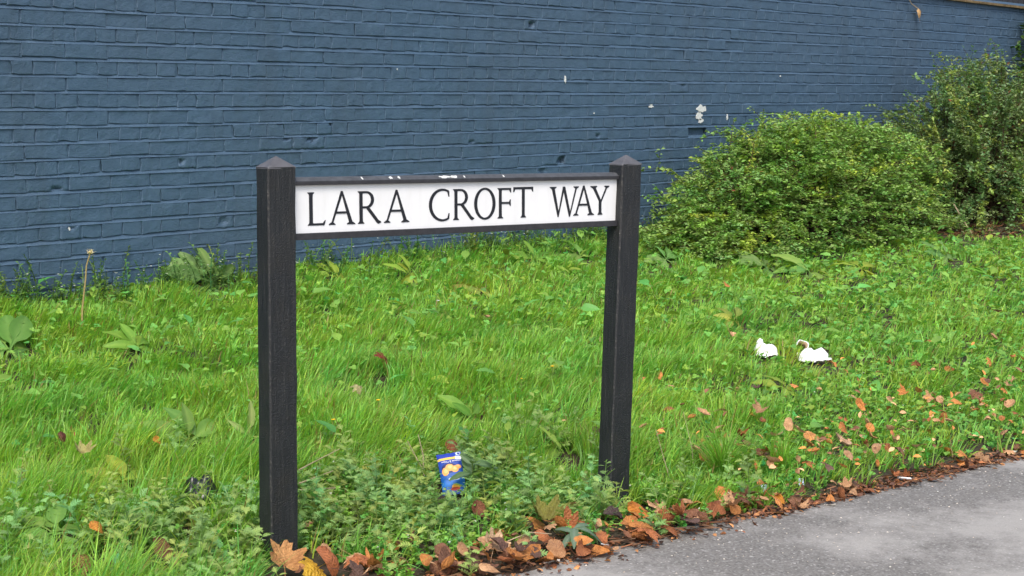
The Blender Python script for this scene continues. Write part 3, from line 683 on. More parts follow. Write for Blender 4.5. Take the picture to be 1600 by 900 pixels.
dock(640, 440, 'narrow dock at the back below the middle of the name plate', 6, .16, .95, G3, 6, .4)
dock(748, 462, 'low yellowing dock rosette in the middle of the verge', 7, .19, .45, (.20, .27, .05), 7, .42)
dock(835, 415, 'dark green dock below the lower rail close to the wall', 7, .17, .8, G1, 8)
dock(905, 410, 'broad pale dock just behind the right post', 8, .20, .75, G4, 9, .42)
dock(1040, 415, 'grey-green dock at the front edge of the spreading shrub', 8, .20, .8, G2, 10, .4)
dock(1110, 412, 'large flat-leaved dock below the spreading shrub', 9, .25, .6, G4, 11, .42)
dock(1195, 425, 'wide dock with bluish leaves in front of the shrub middle', 9, .25, .65, G2, 12, .42)
dock(1262, 432, 'dock with round overlapping leaves in front of the shrub', 9, .24, .6, G4, 13, .5)
dock(1345, 428, 'yellow-green dock lying flat before the shrub foot', 8, .25, .5, G3, 14, .4)
dock(1478, 410, 'upright bluish dock near the bare mulch patch', 7, .22, .95, G2, 15, .36)
dock(1148, 512, 'pale upturned dock leaf cluster above the white tissue', 5, .17, 1.0, (.20, .30, .05), 16, .36)
dock(1545, 440, 'small dock in the grass in front of the mulch', 6, .18, .7, G1, 17)
dock(440, 800, 'low round-leaved dock beside the foot of the left post', 6, .13, .7, G1, 18, .5, pos=gpix(375, 800))
dock(195, 770, 'flat oval-leaved plantain in the left front grass', 7, .15, .55, G3, 19, .5, name='plantain')
dock(95, 850, 'half-buried dock at the very front of the long grass', 7, .18, .8, G4, 20, .42)
dock(735, 665, 'toothed upright dock leaves in the mid grass above the packet', 5, .14, 1.0, G1, 21, .38)
dock(385, 700, 'lettuce-like pale shoot against the left post', 4, .14, 1.2, (.26, .34, .10), 22, .3, name='lettuce_seedling')
dock(880, 725, 'single-stemmed dock with an upright pale leaf before the right post', 4, .14, 1.15, (.18, .34, .06), 23, .3)
dock(1225, 618, 'pair of flat docks just below the tissues', 6, .15, .5, G3, 24, .4)
# ------------------------------------------------------------------ grass
def grass_weight(P, t, px):
    x = P[:, 0]
    w = sstep(.05, .24, t + .08 * nz(x, P[:, 1], 61, .5))
    weeds = sstep(2.1, 2.45, x) * (1 - sstep(3.75, 4.05, x)) * (1 - sstep(.75, 1.15, t + .12 * nz(x, P[:, 1], 62, .5)))
    w = w * (1 - .88 * weeds)
    left = (1 - sstep(2.05, 2.35, x)); w = np.maximum(w, left * sstep(-.02, .12, t))
    right = sstep(-.3, .5, px / 400 - 2.75 + .35 * nz(x, P[:, 1], 63, 1.0))         # clover takes over towards the right
    w = w * (1 - .66 * right)
    pat = sstep(-.45, .45, nz(x, P[:, 1], 64, .55)); w = w * (.50 + .50 * pat)
    w = np.where(in_shrub(P), 0, w)
    mul = (((P[:, 0] - 12.0) / 1.5) ** 2 + ((P[:, 1] - 5.15) / .42) ** 2) < 1
    return np.where(mul, 0.02, w)
P, t, px, py = field(138000, (0.8, 15), (-.05, 5.2)); w = grass_weight(P, t, px)
depth = (P - EYE) @ FWD
keep = (rng.random(len(P)) < w * np.clip(5.2 / depth, .45, 1.15)) & clear_of_litter(P); P, t, px, depth = P[keep], t[keep], px[keep], depth[keep]
NT = len(P); per = 10
lx = nz(P[:, 0], P[:, 1], 70, .6); ly = nz(P[:, 0], P[:, 1], 71, .6)
wind = np.stack([RIGHT[0] * .85 + .55 * lx, RIGHT[1] * .85 + .55 * ly], -1)      # the sward lies over to the right
Lb = .098 + .040 * nz(P[:, 0], P[:, 1], 72, .8)
Lb = Lb * np.where((px < 420) & (t < 1.6), 1.35, 1.0) * np.where(px > 1000, .85, 1.0) * (1 - .25 * sstep(1.9, 2.6, t))
Lb = np.clip(Lb, .06, .24)
tcol = cols(NT, (.245, .475, .085), .15, .10)
yel = nz(P[:, 0], P[:, 1], 73, 1.3)[:, None]; tcol = tcol * (1 + yel * np.array([.20, .05, -.05])).clip(.5, 1.5)
NB = NT * per
Pb = np.repeat(P, per, 0); rad = rng.uniform(0, 1, NB) ** .5 * .030; an = rng.uniform(0, 6.283, NB)
Pb = Pb + np.stack([rad * np.cos(an), rad * np.sin(an), np.zeros(NB)], -1); Pb[:, 2] = hgt(Pb[:, 0], Pb[:, 1]) - .004
L = np.repeat(Lb, per) * rng.uniform(.45, 1.25, NB)
wd = np.repeat(wind, per, 0) + np.stack([np.cos(an), np.sin(an)], -1) * .75 + rng.normal(0, .35, (NB, 2)); wl = np.hypot(wd[:, 0], wd[:, 1]) + 1e-6; dr = wd / wl[:, None]
ph0 = rng.uniform(.05, .45, NB); ph1 = rng.uniform(.25, 1.35, NB) * np.clip(wl, .5, 1.3)
W = rng.uniform(.0013, .0029, NB) * np.repeat(np.clip(depth / 5.0, .9, 1.6), per)
side = np.stack([-dr[:, 1], dr[:, 0], np.zeros(NB)], -1) + np.concatenate([dr * rng.normal(0, .6, (NB, 1)), rng.normal(0, .2, (NB, 1))], -1); side /= np.linalg.norm(side, axis=1)[:, None]
pts = [Pb]
for s in (.17, .5, .84):
    ph = ph0 + ph1 * s; d = np.concatenate([dr * np.sin(ph)[:, None], np.cos(ph)[:, None]], -1); pts.append(pts[-1] + d * (L / 3)[:, None])
ws = (1.0, .95, .68)
V = np.stack([pts[0] - side * W[:, None], pts[0] + side * W[:, None], pts[1] - side * (W * .95)[:, None], pts[1] + side * (W * .95)[:, None],
              pts[2] - side * (W * .68)[:, None], pts[2] + side * (W * .68)[:, None], pts[3]], 1).reshape(-1, 3)
o7 = (np.arange(NB) * 7)[:, None]
Q = np.concatenate([o7 + np.array([0, 1, 3, 2]), o7 + np.array([2, 3, 5, 4])]); Tq = o7 + np.array([4, 5, 6])
bc = np.repeat(tcol, per, 0) * rng.normal(1, .16, (NB, 1)).clip(.6, 1.5)
dry = rng.random(NB) < .06; bc[dry] = np.array([.30, .24, .09]) * rng.uniform(.7, 1.2, (dry.sum(), 1))
o = link('grass', npmesh('grass', V, [Q, Tq], np.repeat(bc, 7, 0), smooth=True), mat=M_GRASS)
tag(o, 'long bright green grass covering the sloping verge', 'grass', kind='stuff')
print('grass blades', NB)

# two arching tufts of long grass hanging over the pavement edge
def tuft(px, py, label, n, L0, spread, seed, colr):
    r = np.random.default_rng(seed); p = gpix(px, py); acc = Acc()
    for k in range(n):
        az = r.uniform(0, 6.283) ; ph = r.uniform(.05, .5) * spread; dp = r.uniform(.5, 1.5) * spread; L = L0 * r.uniform(.5, 1.15); w = r.uniform(.0015, .0028)
        d2 = np.array([math.cos(az), math.sin(az), 0]) - LOOK * .35; d2 /= np.linalg.norm(d2); sd_ = np.array([-d2[1], d2[0], 0]); q = np.array([r.normal(0, .018), r.normal(0, .018), 0]); P4 = [q]
        for s_ in (.12, .37, .62, .87): a_ = ph + dp * s_; P4.append(P4[-1] + (d2 * math.sin(a_) + np.array([0, 0, 1]) * math.cos(a_)) * L / 4)
        V = [x_ for i_ in range(4) for x_ in (P4[i_] - sd_ * w * (1 - .18 * i_), P4[i_] + sd_ * w * (1 - .18 * i_))] + [P4[4]]
        acc.add(V, [[(0, 1, 3, 2), (2, 3, 5, 4), (4, 5, 7, 6)], [(6, 7, 8)]], np.array(colr) * r.normal(1, .2) if r.random() > .06 else np.array([.36, .29, .12]))
    o = link('grass_tuft', acc.mesh('grass_tuft', True), mat=M_GRASS); o.location = tuple(p); tag(o, label, 'grass tuft')
tuft(1128, 748, 'wide arching tuft of long grass drooping towards the pavement', 210, .26, 1.0, 5, (.19, .40, .065))
tuft(1218, 742, 'smaller upright grass tuft beside the wide drooping one', 110, .17, .62, 6, (.21, .44, .06))

# ------------------------------------------------------------------ clover, buttercup and other low broad leaves
acc = Acc()
P, t, px, py = field(130000, (0.8, 15), (.02, 5.2)); x, y = P[:, 0], P[:, 1]
right = sstep(-.3, .5, px / 400 - 2.75 + .35 * nz(x, y, 63, 1.0)); pat = sstep(-.2, .6, nz(x, y, 65, .5))
back = sstep(1.9, 2.5, t)
w = (.09 + .75 * right + .22 * pat + .20 * back) * sstep(.05, .25, t)
w = np.where(in_shrub(P), 0, w); w = np.where((x < 2.4) & (t < 1.6), w * .5, w); w = np.where((x > 10.5) & (y > 4.75), 0.0, w)
depth = (P - EYE) @ FWD
kp = (rng.random(len(P)) < w * np.clip(5 / depth, .4, 1) * .85) & clear_of_litter(P); P, depth, px = P[kp], depth[kp], px[kp]; n = len(P)
P[:, 2] += rng.uniform(.008, .085, n) * np.where(px > 1000, .8, 1)
acc.stamp(CLOVER, rotm(rng.uniform(0, 6.28, n), rng.normal(.25, .35, n), rng.normal(0, .35, n), rng.uniform(.007, .0165, n) * np.clip(depth / 5.5, .9, 1.35)), P, cols(n, (.175, .380, .068), .16, .12))
o = link('clover', acc.mesh('clover'), mat=M_LEAF); tag(o, 'low clover and buttercup leaves woven through the grass', 'clover', kind='stuff')
print('clover', n)

# ------------------------------------------------------------------ grey-green weeds between and in front of the posts
acc = Acc()
tmpl = [weed_template(500 + i, rr_, nl, LOBED, sz) for i, (rr_, nl, sz) in enumerate([(.13, 13, .050), (.17, 16, .048), (.10, 11, .052), (.20, 18, .045), (.15, 14, .056), (.08, 9, .05)])]
P, t, px, py = field(5200, (1.9, 4.6), (.04, 1.35)); x = P[:, 0]
w = sstep(1.95, 2.3, x) * (1 - sstep(3.70, 3.98, x)) * (1 - sstep(.72, 1.1, t + .12 * nz(x, P[:, 1], 62, .5))) * (.04 + .96 * sstep(.16, .42, t + .1 * nz(x, P[:, 1], 69, .3)))
w = np.maximum(w, .10 * (1 - sstep(4.2, 4.6, x)))
kp = (rng.random(len(P)) < w * .36) & clear_of_litter(P); P = P[kp]; n = len(P)
pick = rng.integers(0, 6, n)
for k in range(6):
    q = P[pick == k]; m = len(q)
    acc.stamp(tmpl[k], rotm(rng.uniform(0, 6.28, m), rng.normal(0, .12, m), rng.normal(0, .12, m), rng.uniform(.5, 1.0, m)), q, cols(m, (.240, .390, .125), .16, .10))
# chickweed: small round leaves in mats
ck = [weed_template(600 + i, .07, 16, LF_ROUND, .017, 1.2) for i in range(4)]
P, t, px, py = field(14000, (1.9, 7.0), (.03, 1.0)); x = P[:, 0]
w = (.35 + .65 * sstep(-.1, .5, nz(x, P[:, 1], 66, .35))) * sstep(.02, .16, t) * np.where(x < 2.2, .35, 1) * (1 - .6 * sstep(3.9, 4.5, x))
kp = (rng.random(len(P)) < w * .30) & clear_of_litter(P); P = P[kp]; n = len(P); pick = rng.integers(0, 4, n)
for k in range(4):
    q = P[pick == k]; m = len(q)
    acc.stamp(ck[k], rotm(rng.uniform(0, 6.28, m), rng.normal(0, .2, m), rng.normal(0, .2, m), rng.uniform(.6, 1.2, m)), q, cols(m, (.150, .350, .055), .2, .12))
# tiny white flowers on the weeds
P2 = P[rng.random(n) < .13]; m = len(P2); P2 = P2 + np.array([0, 0, .055]) + rng.normal(0, .012, (m, 3))
acc.stamp(CLOVER, rotm(rng.uniform(0, 6, m), rng.normal(0, .5, m), rng.normal(0, .5, m), .0042), P2, np.tile([.62, .66, .58], (m, 1)))
o = link('weeds', acc.mesh('weeds'), mat=M_LEAF); tag(o, 'grey-green cut-leaved weeds and chickweed between the two posts', 'weeds', kind='stuff')
print('weeds', len(acc.V))

# ------------------------------------------------------------------ fine weeds along the foot of the wall
acc = Acc()
wt = [weed_template(700 + i, h, 16, LF_OVAL, .022, .35) for i, h in enumerate((.13, .17, .10, .15))]
xs_ = rng.uniform(2.6, 8.6, 900); dens = sstep(-.5, .5, nz(xs_, xs_ * 0, 67, .9)); xs_ = xs_[rng.random(900) < .25 + .75 * dens]; n = len(xs_)
yy_ = WALL_Y - .03 - np.abs(rng.normal(0, .10, n)); P = np.stack([xs_, yy_, hgt(xs_, yy_)], -1); pick = rng.integers(0, 4, n)
for k in range(4):
    q = P[pick == k]; m = len(q); acc.stamp(wt[k], rotm(rng.uniform(0, 6.28, m), rng.normal(0, .1, m), rng.normal(0, .1, m), rng.uniform(.7, 1.5, m)), q, cols(m, (.105, .215, .055), .18, .12))
m = n // 2; q = P[:m] + np.array([0, 0, .12]) + rng.normal(0, .02, (m, 3)); acc.stamp(CLOVER, rotm(rng.uniform(0, 6, m), 0.2, 0.1, .006), q, np.tile([.55, .60, .52], (m, 1)))
o = link('wall_foot_weeds', acc.mesh('wall_foot_weeds'), mat=M_LEAF); tag(o, 'fine flowering weeds growing along the foot of the blue wall', 'weeds', kind='stuff')

# broad leaves lower down that nobody could count
acc = Acc()
P, t, px, py = field(5200, (1, 14), (.35, 5)); x, y = P[:, 0], P[:, 1]
w = .10 + .35 * sstep(.1, .7, nz(x, y, 68, .8)) + .30 * sstep(1.9, 2.6, t); w = np.where(in_shrub(P) | ((x > 10.8) & (y > 4.75)), 0, w)
kp = (rng.random(len(P)) < w) & clear_of_litter(P); P = P[kp]; n = len(P)
for k in range(4):
    bm2 = blade_mesh('tmp', 900 + k, .42, .02, .5); tv = np.empty(len(bm2.vertices) * 3); bm2.vertices.foreach_get('co', tv); tv = tv.reshape(-1, 3); tp = np.array([p.vertices[:] for p in bm2.polygons]); bpy.data.meshes.remove(bm2)
    q = P[k::4]; m = len(q); q = q + np.stack([0 * q[:, 0], 0 * q[:, 0], rng.uniform(.02, .085, m)], -1)
    acc.stamp((tv, [tp]), rotm(rng.uniform(0, 6.28, m), rng.uniform(.1, 1.0, m), rng.normal(0, .3, m), rng.uniform(.04, .10, m)), q, cols(m, (.165, .350, .070), .18, .14))
o = link('broadleaf_weeds', acc.mesh('broadleaf_weeds', True), mat=M_LEAF); tag(o, 'scattered broad weed leaves among the grass blades', 'weeds', kind='stuff')

# ------------------------------------------------------------------ shrubs
def spray_shrub(name, label, c, rad, h, nbr, lf, lsize, col_in, tips, seed, arch, upb, stem_col, foot_r=.25, wallcut=True, shell=0, lowside=1.0):
    r = np.random.default_rng(seed); e = empty(name, (c[0], c[1], float(hgt(c[0], c[1])))); tag(e, label, 'shrub')
    E0 = np.array([c[0], c[1], float(hgt(c[0], c[1]))]); st = Acc(); lv = Acc(); LM, LP, LC = [], [], []
    for b in range(nbr):
        az = r.uniform(0, 2 * math.pi); q = r.uniform(0, 1) ** .5
        start = np.array([math.cos(az) * rad[0] * foot_r * r.uniform(0, 1.3), math.sin(az) * rad[1] * foot_r * r.uniform(0, 1.3), 0.0])
        el = r.uniform(*upb); reach = r.uniform(.55, 1.08)
        end = np.array([math.cos(az) * rad[0] * reach * math.cos(el), math.sin(az) * rad[1] * reach * math.cos(el), h * reach * math.sin(el)])
        ctrl = start * .4 + end * .6 + np.array([0, 0, h * arch * r.uniform(.5, 1.2)])
        s = np.linspace(0, 1, 7)[:, None]; pts = (1 - s) ** 2 * start + 2 * s * (1 - s) * ctrl + s * s * end + r.normal(0, .012, (7, 3)) * s
        pts[:, 2] = np.maximum(pts[:, 2], .01)
        if wallcut: pts[:, 1] = np.minimum(pts[:, 1], WALL_Y - .05 - E0[1])
        st.add(*tube(pts, np.linspace(.006, .0015, 7), 3), stem_col)
        subs = [(pts, .35)]
        for k in range(5):
            i = r.integers(2, 7); d = pts[i] - pts[i - 1]; d = d / (np.linalg.norm(d) + 1e-9)
            d2 = d + r.normal(0, .75, 3) + np.array([0, 0, .15]); d2 /= np.linalg.norm(d2); ln = r.uniform(.10, .26) * h
            sp = pts[i] + d2 * (np.linspace(0, 1, 3)[:, None] * ln) - np.array([0, 0, 1]) * (np.linspace(0, 1, 3)[:, None] ** 2 * ln * .25)
            if wallcut: sp[:, 1] = np.minimum(sp[:, 1], WALL_Y - .04 - E0[1])
            st.add(*tube(sp, np.linspace(.002, .001, 3), 3), stem_col); subs.append((sp, 0.0))
        young = r.random() < tips[1]
        for sp, s0 in subs:
            seg = np.linalg.norm(np.diff(sp, axis=0), axis=1).sum(); nlv = int(seg / (lsize * .36)) + 2; ss = r.uniform(s0, 1.0, nlv); fi = ss * (len(sp) - 1); i = np.minimum(fi.astype(int), len(sp) - 2); fr = (fi - i)[:, None]
            p = sp[i] * (1 - fr) + sp[i + 1] * fr; d = sp[i + 1] - sp[i]; yaw = np.arctan2(-d[:, 0], d[:, 1]) + np.where(r.random(nlv) < .5, 1, -1) * r.uniform(.5, 1.3, nlv)
            LM.append(rotm(yaw, r.normal(.1, .4, nlv), r.normal(0, .5, nlv), lsize * r.uniform(.65, 1.25, nlv))); LP.append(p + r.normal(0, .006, (nlv, 3)))
            cc = np.array(tips[0] if young else col_in) * r.normal(1, .18, (nlv, 1)).clip(.55, 1.5) * np.array([r.uniform(.8, 1.25), 1, r.uniform(.8, 1.2)])
            red = r.random(nlv) < .008; cc[red] = (.22, .07, .03)
            LC.append(cc)
    for b in range(shell):
        az = r.uniform(0, 2 * math.pi); ez = math.asin(r.uniform(0.0, 1.0) ** .8); n3 = np.array([math.cos(az) * math.cos(ez), math.sin(az) * math.cos(ez), math.sin(ez)])
        hh = h * (lowside + (1 - lowside) * float(sstep(-1.0, -.25, n3[0] * math.cos(0))))
        tip = n3 * np.array([rad[0], rad[1], hh]) * min(1.08, (r.uniform(.80, 1.0) + abs(r.normal(0, .05))) * (1 + .08 * math.sin(az * 5 + ez * 7) + .05 * math.sin(az * 11 - ez * 5))); ln = r.uniform(.14, .30)
        dr3 = np.array([n3[0] + r.normal(0, .5), n3[1] * 1.0 + r.normal(0, .5), .25 * n3[2] + r.normal(.05, .18)]); dr3 /= np.linalg.norm(dr3)
        q = np.linspace(-1, .25, 3)[:, None]; sp = tip + dr3 * q * ln - np.array([0, 0, 1.]) * (q + 1) ** 2 * ln * .16; sp[:, 2] = np.maximum(sp[:, 2], .02)
        if wallcut: sp[:, 1] = np.minimum(sp[:, 1], WALL_Y - .05 - E0[1])
        st.add(*tube(sp, np.linspace(.002, .001, 3), 3), stem_col); young = float(nz(tip[0] + tip[1], tip[2] * 1.6, seed, .55)) > .62 + r.normal(0, .15)
        nlv = int(ln * 1.25 / (lsize * .30)) + 2; fi = r.uniform(0, 2, nlv); i = np.minimum(fi.astype(int), 1); fr = (fi - i)[:, None]; p = sp[i] * (1 - fr) + sp[i + 1] * fr; d = sp[i + 1] - sp[i]
        yaw = np.arctan2(-d[:, 0], d[:, 1]) + np.where(r.random(nlv) < .5, 1, -1) * r.uniform(.5, 1.3, nlv)
        LM.append(rotm(yaw, r.normal(.1, .3, nlv), r.normal(0, .4, nlv), lsize * r.uniform(.7, 1.3, nlv))); LP.append(p + r.normal(0, .006, (nlv, 3)))
        LC.append(np.array(tips[0] if young else col_in) * r.normal(1, .16, (nlv, 1)).clip(.55, 1.5) * np.array([r.uniform(.85, 1.2), r.uniform(.92, 1.08), r.uniform(.8, 1.2)]))
    LM = np.concatenate(LM); LP = np.concatenate(LP); LC = np.concatenate(LC); lv.stamp(lf, LM, LP, LC)
    link('stems', st.mesh('stems'), e, M_STEM); link('crown', lv.mesh('crown'), e, M_SHRUB); print(name, len(LP)); return e
LF_SMALL = (np.array([(0, 0, 0), (.30, .45, .06), (0, 1, -.05), (-.30, .45, .06)]), [np.array([(0, 1, 2), (0, 2, 3)])])
spray_shrub('spreading_shrub', 'low spreading shrub with small yellow-green leaves against the wall', (9.55, 5.58), (1.90, .58), .82, 260, LF_SMALL, .027, (.205, .375, .100), ((.32, .47, .085), .16), 41, .22, (-.02, 1.3), (.10, .055, .03), .5, shell=2600, lowside=.42)
spray_shrub('dark_shrub', 'tall dark green shrub with long arching stems beyond the low shrub', (12.10, 5.50), (1.80, .62), 1.16, 520, LF_SMALL, .030, (.150, .260, .105), ((.25, .38, .10), .2), 42, .28, (-.05, 1.5), (.06, .045, .03), .35)
spray_shrub('climbing_shrub', 'dark climber leaning over the top corner of the wall', (14.30, 5.85), (.55, .22), 1.75, 110, LF_OVAL, .055, (.035, .095, .016), ((.06, .16, .025), .2), 43, .2, (.6, 1.5), (.05, .04, .03))

# ------------------------------------------------------------------ bare mulch below the dark shrub
acc = Acc(); n = 2600
x = rng.uniform(10.2, 14, n); y = rng.uniform(4.6, 5.9, n); k = ((x - 12.0) / 1.7) ** 2 + ((y - 5.25) / .55) ** 2 < 1; x, y = x[k], y[k]; n = len(x)
acc.stamp(LF_NARROW, rotm(rng.uniform(0, 6, n), rng.normal(.1, .25, n), rng.normal(0, .6, n), rng.uniform(.03, .08, n)), np.stack([x, y, hgt(x, y) + .012], -1), cols(n, (.16, .085, .045), .3, .1))
o = link('mulch', acc.mesh('mulch'), mat=M_LITTER); tag(o, 'brown bark mulch on the bare ground under the dark shrub', 'mulch', kind='stuff')

# ------------------------------------------------------------------ leaf litter crumbs along the edge of the pavement
acc = Acc(); n = 6500
x = rng.uniform(1.2, 8.0, n); t = np.abs(rng.normal(0, .075, n)) * np.where(x < 4.0, 1.8, .6) * np.where(rng.random(n) < .86, 1, -.35) + .01; y = edge_y(x) + t
z = np.maximum(hgt(x, y), np.where(t < .09, pave_z(x), -9)) + .004; P = np.stack([x, y, z], -1)
base = np.array([(.17, .075, .042), (.25, .105, .045), (.10, .052, .036), (.38, .19, .08), (.065, .038, .028)])[rng.integers(0, 5, n)]
acc.stamp(LF_OVAL, rotm(rng.uniform(0, 6, n), rng.normal(.05, .3, n), rng.normal(0, .5, n), rng.uniform(.006, .026, n)), P, base * rng.normal(1, .25, (n, 1)).clip(.4, 1.7))
n = 900; x = rng.uniform(1.2, 8, n); t = np.abs(rng.normal(0, .06, n)); y = edge_y(x) + t; P = np.stack([x, y, np.maximum(hgt(x, y), pave_z(x)) + .006], -1)
acc.stamp((np.array([(-.04, 0, 0), (.04, 0, .02), (.03, 1, .02), (-.03, 1, 0)]), [np.array([(0, 1, 2, 3)])]), rotm(rng.uniform(0, 6, n), rng.normal(0, .1, n), rng.normal(0, .6, n), rng.uniform(.03, .09, n)), P, cols(n, (.13, .07, .04), .35, .1))
o = link('leaf_litter', acc.mesh('leaf_litter'), mat=M_LITTER); tag(o, 'rotting crumbs of leaf and bark along the pavement edge', 'leaf litter', kind='stuff')
# grit on the pavement
acc = Acc(); n = 500; x = rng.uniform(2.5, 7, n); t = -np.abs(rng.normal(0, .35, n)); y = edge_y(x) + t; P = np.stack([x, y, pave_z(x) + .002], -1)
GR = (np.array([(-.5, -.4, 0), (.5, -.45, 0), (.4, .5, 0), (-.45, .4, 0), (0, 0, .5)]), [np.array([(0, 1, 4), (1, 2, 4), (2, 3, 4), (3, 0, 4)])])
acc.stamp(GR, rotm(rng.uniform(0, 6, n), 0 * x, 0 * x, rng.uniform(.002, .006, n)), P, cols(n, (.42, .40, .37), .35, .03)); o = link('grit', acc.mesh('grit'), mat=M_LITTER); tag(o, 'loose grit lying on the grey pavement', 'grit', kind='stuff')

# ------------------------------------------------------------------ fallen leaves, one object each
def fallen_mesh(kind, seed):
    r = np.random.default_rng(seed); n = 16 if kind == 'oval' else 44; a = np.linspace(0, 2 * math.pi, n, endpoint=False) + math.pi / 2
    if kind == 'oval': rad = .5 / np.sqrt((np.cos(a) / .62) ** 2 + np.sin(a) ** 2) * (1 + .10 * np.sin(a)) * r.normal(1, .05, n)
    else:
        rad = np.zeros(n)
        for i, q in enumerate(a):      # five pointed lobes, the stalk side cut short
            d = (q - math.pi / 2) % (2 * math.pi); d = d - 2 * math.pi if d > math.pi else d
            lob = max(1 - abs(d - l) / wdt for l, wdt in ((0, .50), (.95, .46), (-.95, .46), (1.85, .50), (-1.85, .50)))
            rad[i] = .27 + .25 * max(0, lob) ** .8 + .035 * math.sin(d * 13) - (.13 if abs(d) > 2.7 else 0)
        rad *= r.normal(1, .06, n)
    out = np.stack([np.cos(a) * rad, np.sin(a) * rad], -1); mid = out * .5; V2 = np.concatenate([[[0, 0]], mid, out])
    cx_, tw, cr = r.uniform(.6, 2.2) * r.choice([1, 1, -.6]), r.uniform(-1., 1.), r.uniform(.5, 1.7); x, y = V2[:, 0], V2[:, 1]
    z = cx_ * x * x + tw * x * y + cr * .55 * y * y * r.choice([-1, 1]) + .05 * np.abs(x) + r.normal(0, .022, len(x))
    V = np.stack([x, y, z], -1); V[:, 2] -= np.percentile(V[:, 2], 20)
    F3 = [(0, 1 + i, 1 + (i + 1) % n) for i in range(n)]; F4 = [(1 + i, 1 + n + i, 1 + n + (i + 1) % n, 1 + (i + 1) % n) for i in range(n)]
    # stalk
    st = tube([(0, out[:, 1].min() * .6, 0), (0.02, -.62, .03), (.06, -.82, .05)], (.012, .010, .008), 3); b = len(V)
    me = npmesh('fallen_leaf', np.concatenate([V, st[0]]), [F3, F4, st[1][0] + b], smooth=True); me.materials.append(M_DRY); return me
OV = [fallen_mesh('oval', 10 + i) for i in range(10)]; LO = [fallen_mesh('lobed', 40 + i) for i in range(7)]
BROWN, RUST, ORANGE, TAN, PALE, DARK, YEL, OLIVE = (.20, .100, .058), (.30, .115, .045), (.50, .22, .065), (.50, .31, .17), (.56, .40, .24), (.12, .072, .056), (.55, .34, .045), (.16, .17, .03)
def leaf_at(p, me, size, colr, label, group=None, tilt=(.0, .0), yaw=None, lift=.0):
    o = link('fallen_leaf', me); o.location = (p[0], p[1], p[2] + lift); o.scale = (size,) * 3; o.color = (*colr, 1)
    o.rotation_mode = 'ZYX'; o.rotation_euler = (tilt[0], tilt[1], random.uniform(0, 6.28) if yaw is None else yaw); tag(o, label, 'leaf', group); return o
CAMYAW = YAW - math.pi / 2
for (pp, kind, i, size, c, lab, tilt, yaw, lift) in special:
    leaf_at(gpix(*pp, lift), (OV if kind == 'oval' else LO)[i], size * .86, c, lab, None, tilt, CAMYAW + yaw, lift)
palette = [(BROWN, 'brown'), (RUST, 'rust-red'), (ORANGE, 'orange'), (TAN, 'tan'), (DARK, 'dark brown')]
def zone(px, edge):
    if edge:
        for lim, w_ in ((330, 'left of the left post'), (480, 'at the foot of the left post'), (620, 'just right of the left post'), (740, 'below the blue packet'), (840, 'around the tan star-shaped leaf'), (930, 'by the arching seedling'),
                        (1010, 'at the foot of the right post'), (1110, 'just right of the right post'), (1240, 'below the long grass tuft'), (1330, 'by the flat pale stone chip'), (1450, 'near the cigarette end'), (1530, 'below the jagged orange leaf')):
            if px < lim: return w_
        return 'at the far right end'
    for lim, w_ in ((420, 'left of the left post'), (950, 'between the posts'), (1120, 'just right of the right post'), (1240, 'below the peaked tissue'), (1310, 'below the two-humped tissue'), (1400, 'right of the leaf heap'), (1480, 'below the big tan leaf')):
        if px < lim: return w_
    return 'at the far right'
def scatter(n, xr, tf, sizes, wts, where, edge, lift):
    made = 0
    while made < n:
        x = random.uniform(*xr); t = tf(); y = float(edge_y(x)) + t; p = np.array([x, y, float(hgt(x, y))])
        px, py, _ = project(p[None])
        if not (-20 < px[0] < 1620 and py[0] < 915): continue
        if t < .09: p[2] = max(p[2], float(pave_z(x)))
        c, nm = random.choices(palette, wts)[0]; v = random.uniform(.75, 1.3); c = tuple(min(.8, q * v) for q in c)
        lob = random.random() < .25; me = random.choice(LO if lob else OV); sz = random.uniform(*sizes) * (1.15 if lob else 1)
        big = 'larger' if sz > sum(sizes) / 2 * 1.1 else 'small'; ph = '%s %s' % (where, zone(px[0], edge))
        lab = '%s %s %s leaf %s' % (big, nm, 'lobed' if lob else 'oval', ph)
        leaf_at(p, me, sz, c, lab, 'fallen leaves ' + ph, (random.gauss(.25, .4), random.gauss(0, .4)), None, random.uniform(*lift)); made += 1
scatter(140, (1.9, 4.25), lambda: abs(random.gauss(0, .18)) - .015, (.028, .082), (3, 3.5, 4.5, 5.5, .8), 'in the leaf drift', True, (.010, .05))
scatter(32, (4.1, 7.6), lambda: abs(random.gauss(0, .07)) - .02, (.028, .055), (2.5, 3, 5, 4, .8), 'in the edge strip', True, (.006, .02))
scatter(85, (4.3, 7.6), lambda: .10 + abs(random.gauss(0, .50)), (.028, .056), (1.2, 3, 5, 5, .4), 'on the grass', False, (.05, .10))
scatter(6, (1.8, 8.5), lambda: random.uniform(1.2, 2.6), (.035, .06), (1, 2, 2, 3, .3), 'far back on the grass', False, (.06, .11))

# the many smaller leaves further out, too small to pick apart
acc = Acc(); n = 420; x = rng.uniform(4.2, 8.2, n); t = .03 + np.abs(rng.normal(0, .48, n)); y = edge_y(x) + t; P = np.stack([x, y, hgt(x, y) + rng.uniform(.03, .085, n)], -1)
base = np.array([BROWN, RUST, ORANGE, ORANGE, TAN, TAN])[rng.integers(0, 6, n)] * rng.normal(1.1, .25, (n, 1)).clip(.5, 1.7)
acc.stamp(LF_OVAL, rotm(rng.uniform(0, 6, n), rng.normal(.3, .5, n), rng.normal(0, .6, n), rng.uniform(.018, .036, n)), P, base)
o = link('small_dead_leaves', acc.mesh('small_dead_leaves'), mat=M_LITTER); tag(o, 'tiny dead leaves sprinkled through the grass right of the sign', 'dead leaves', kind='stuff')

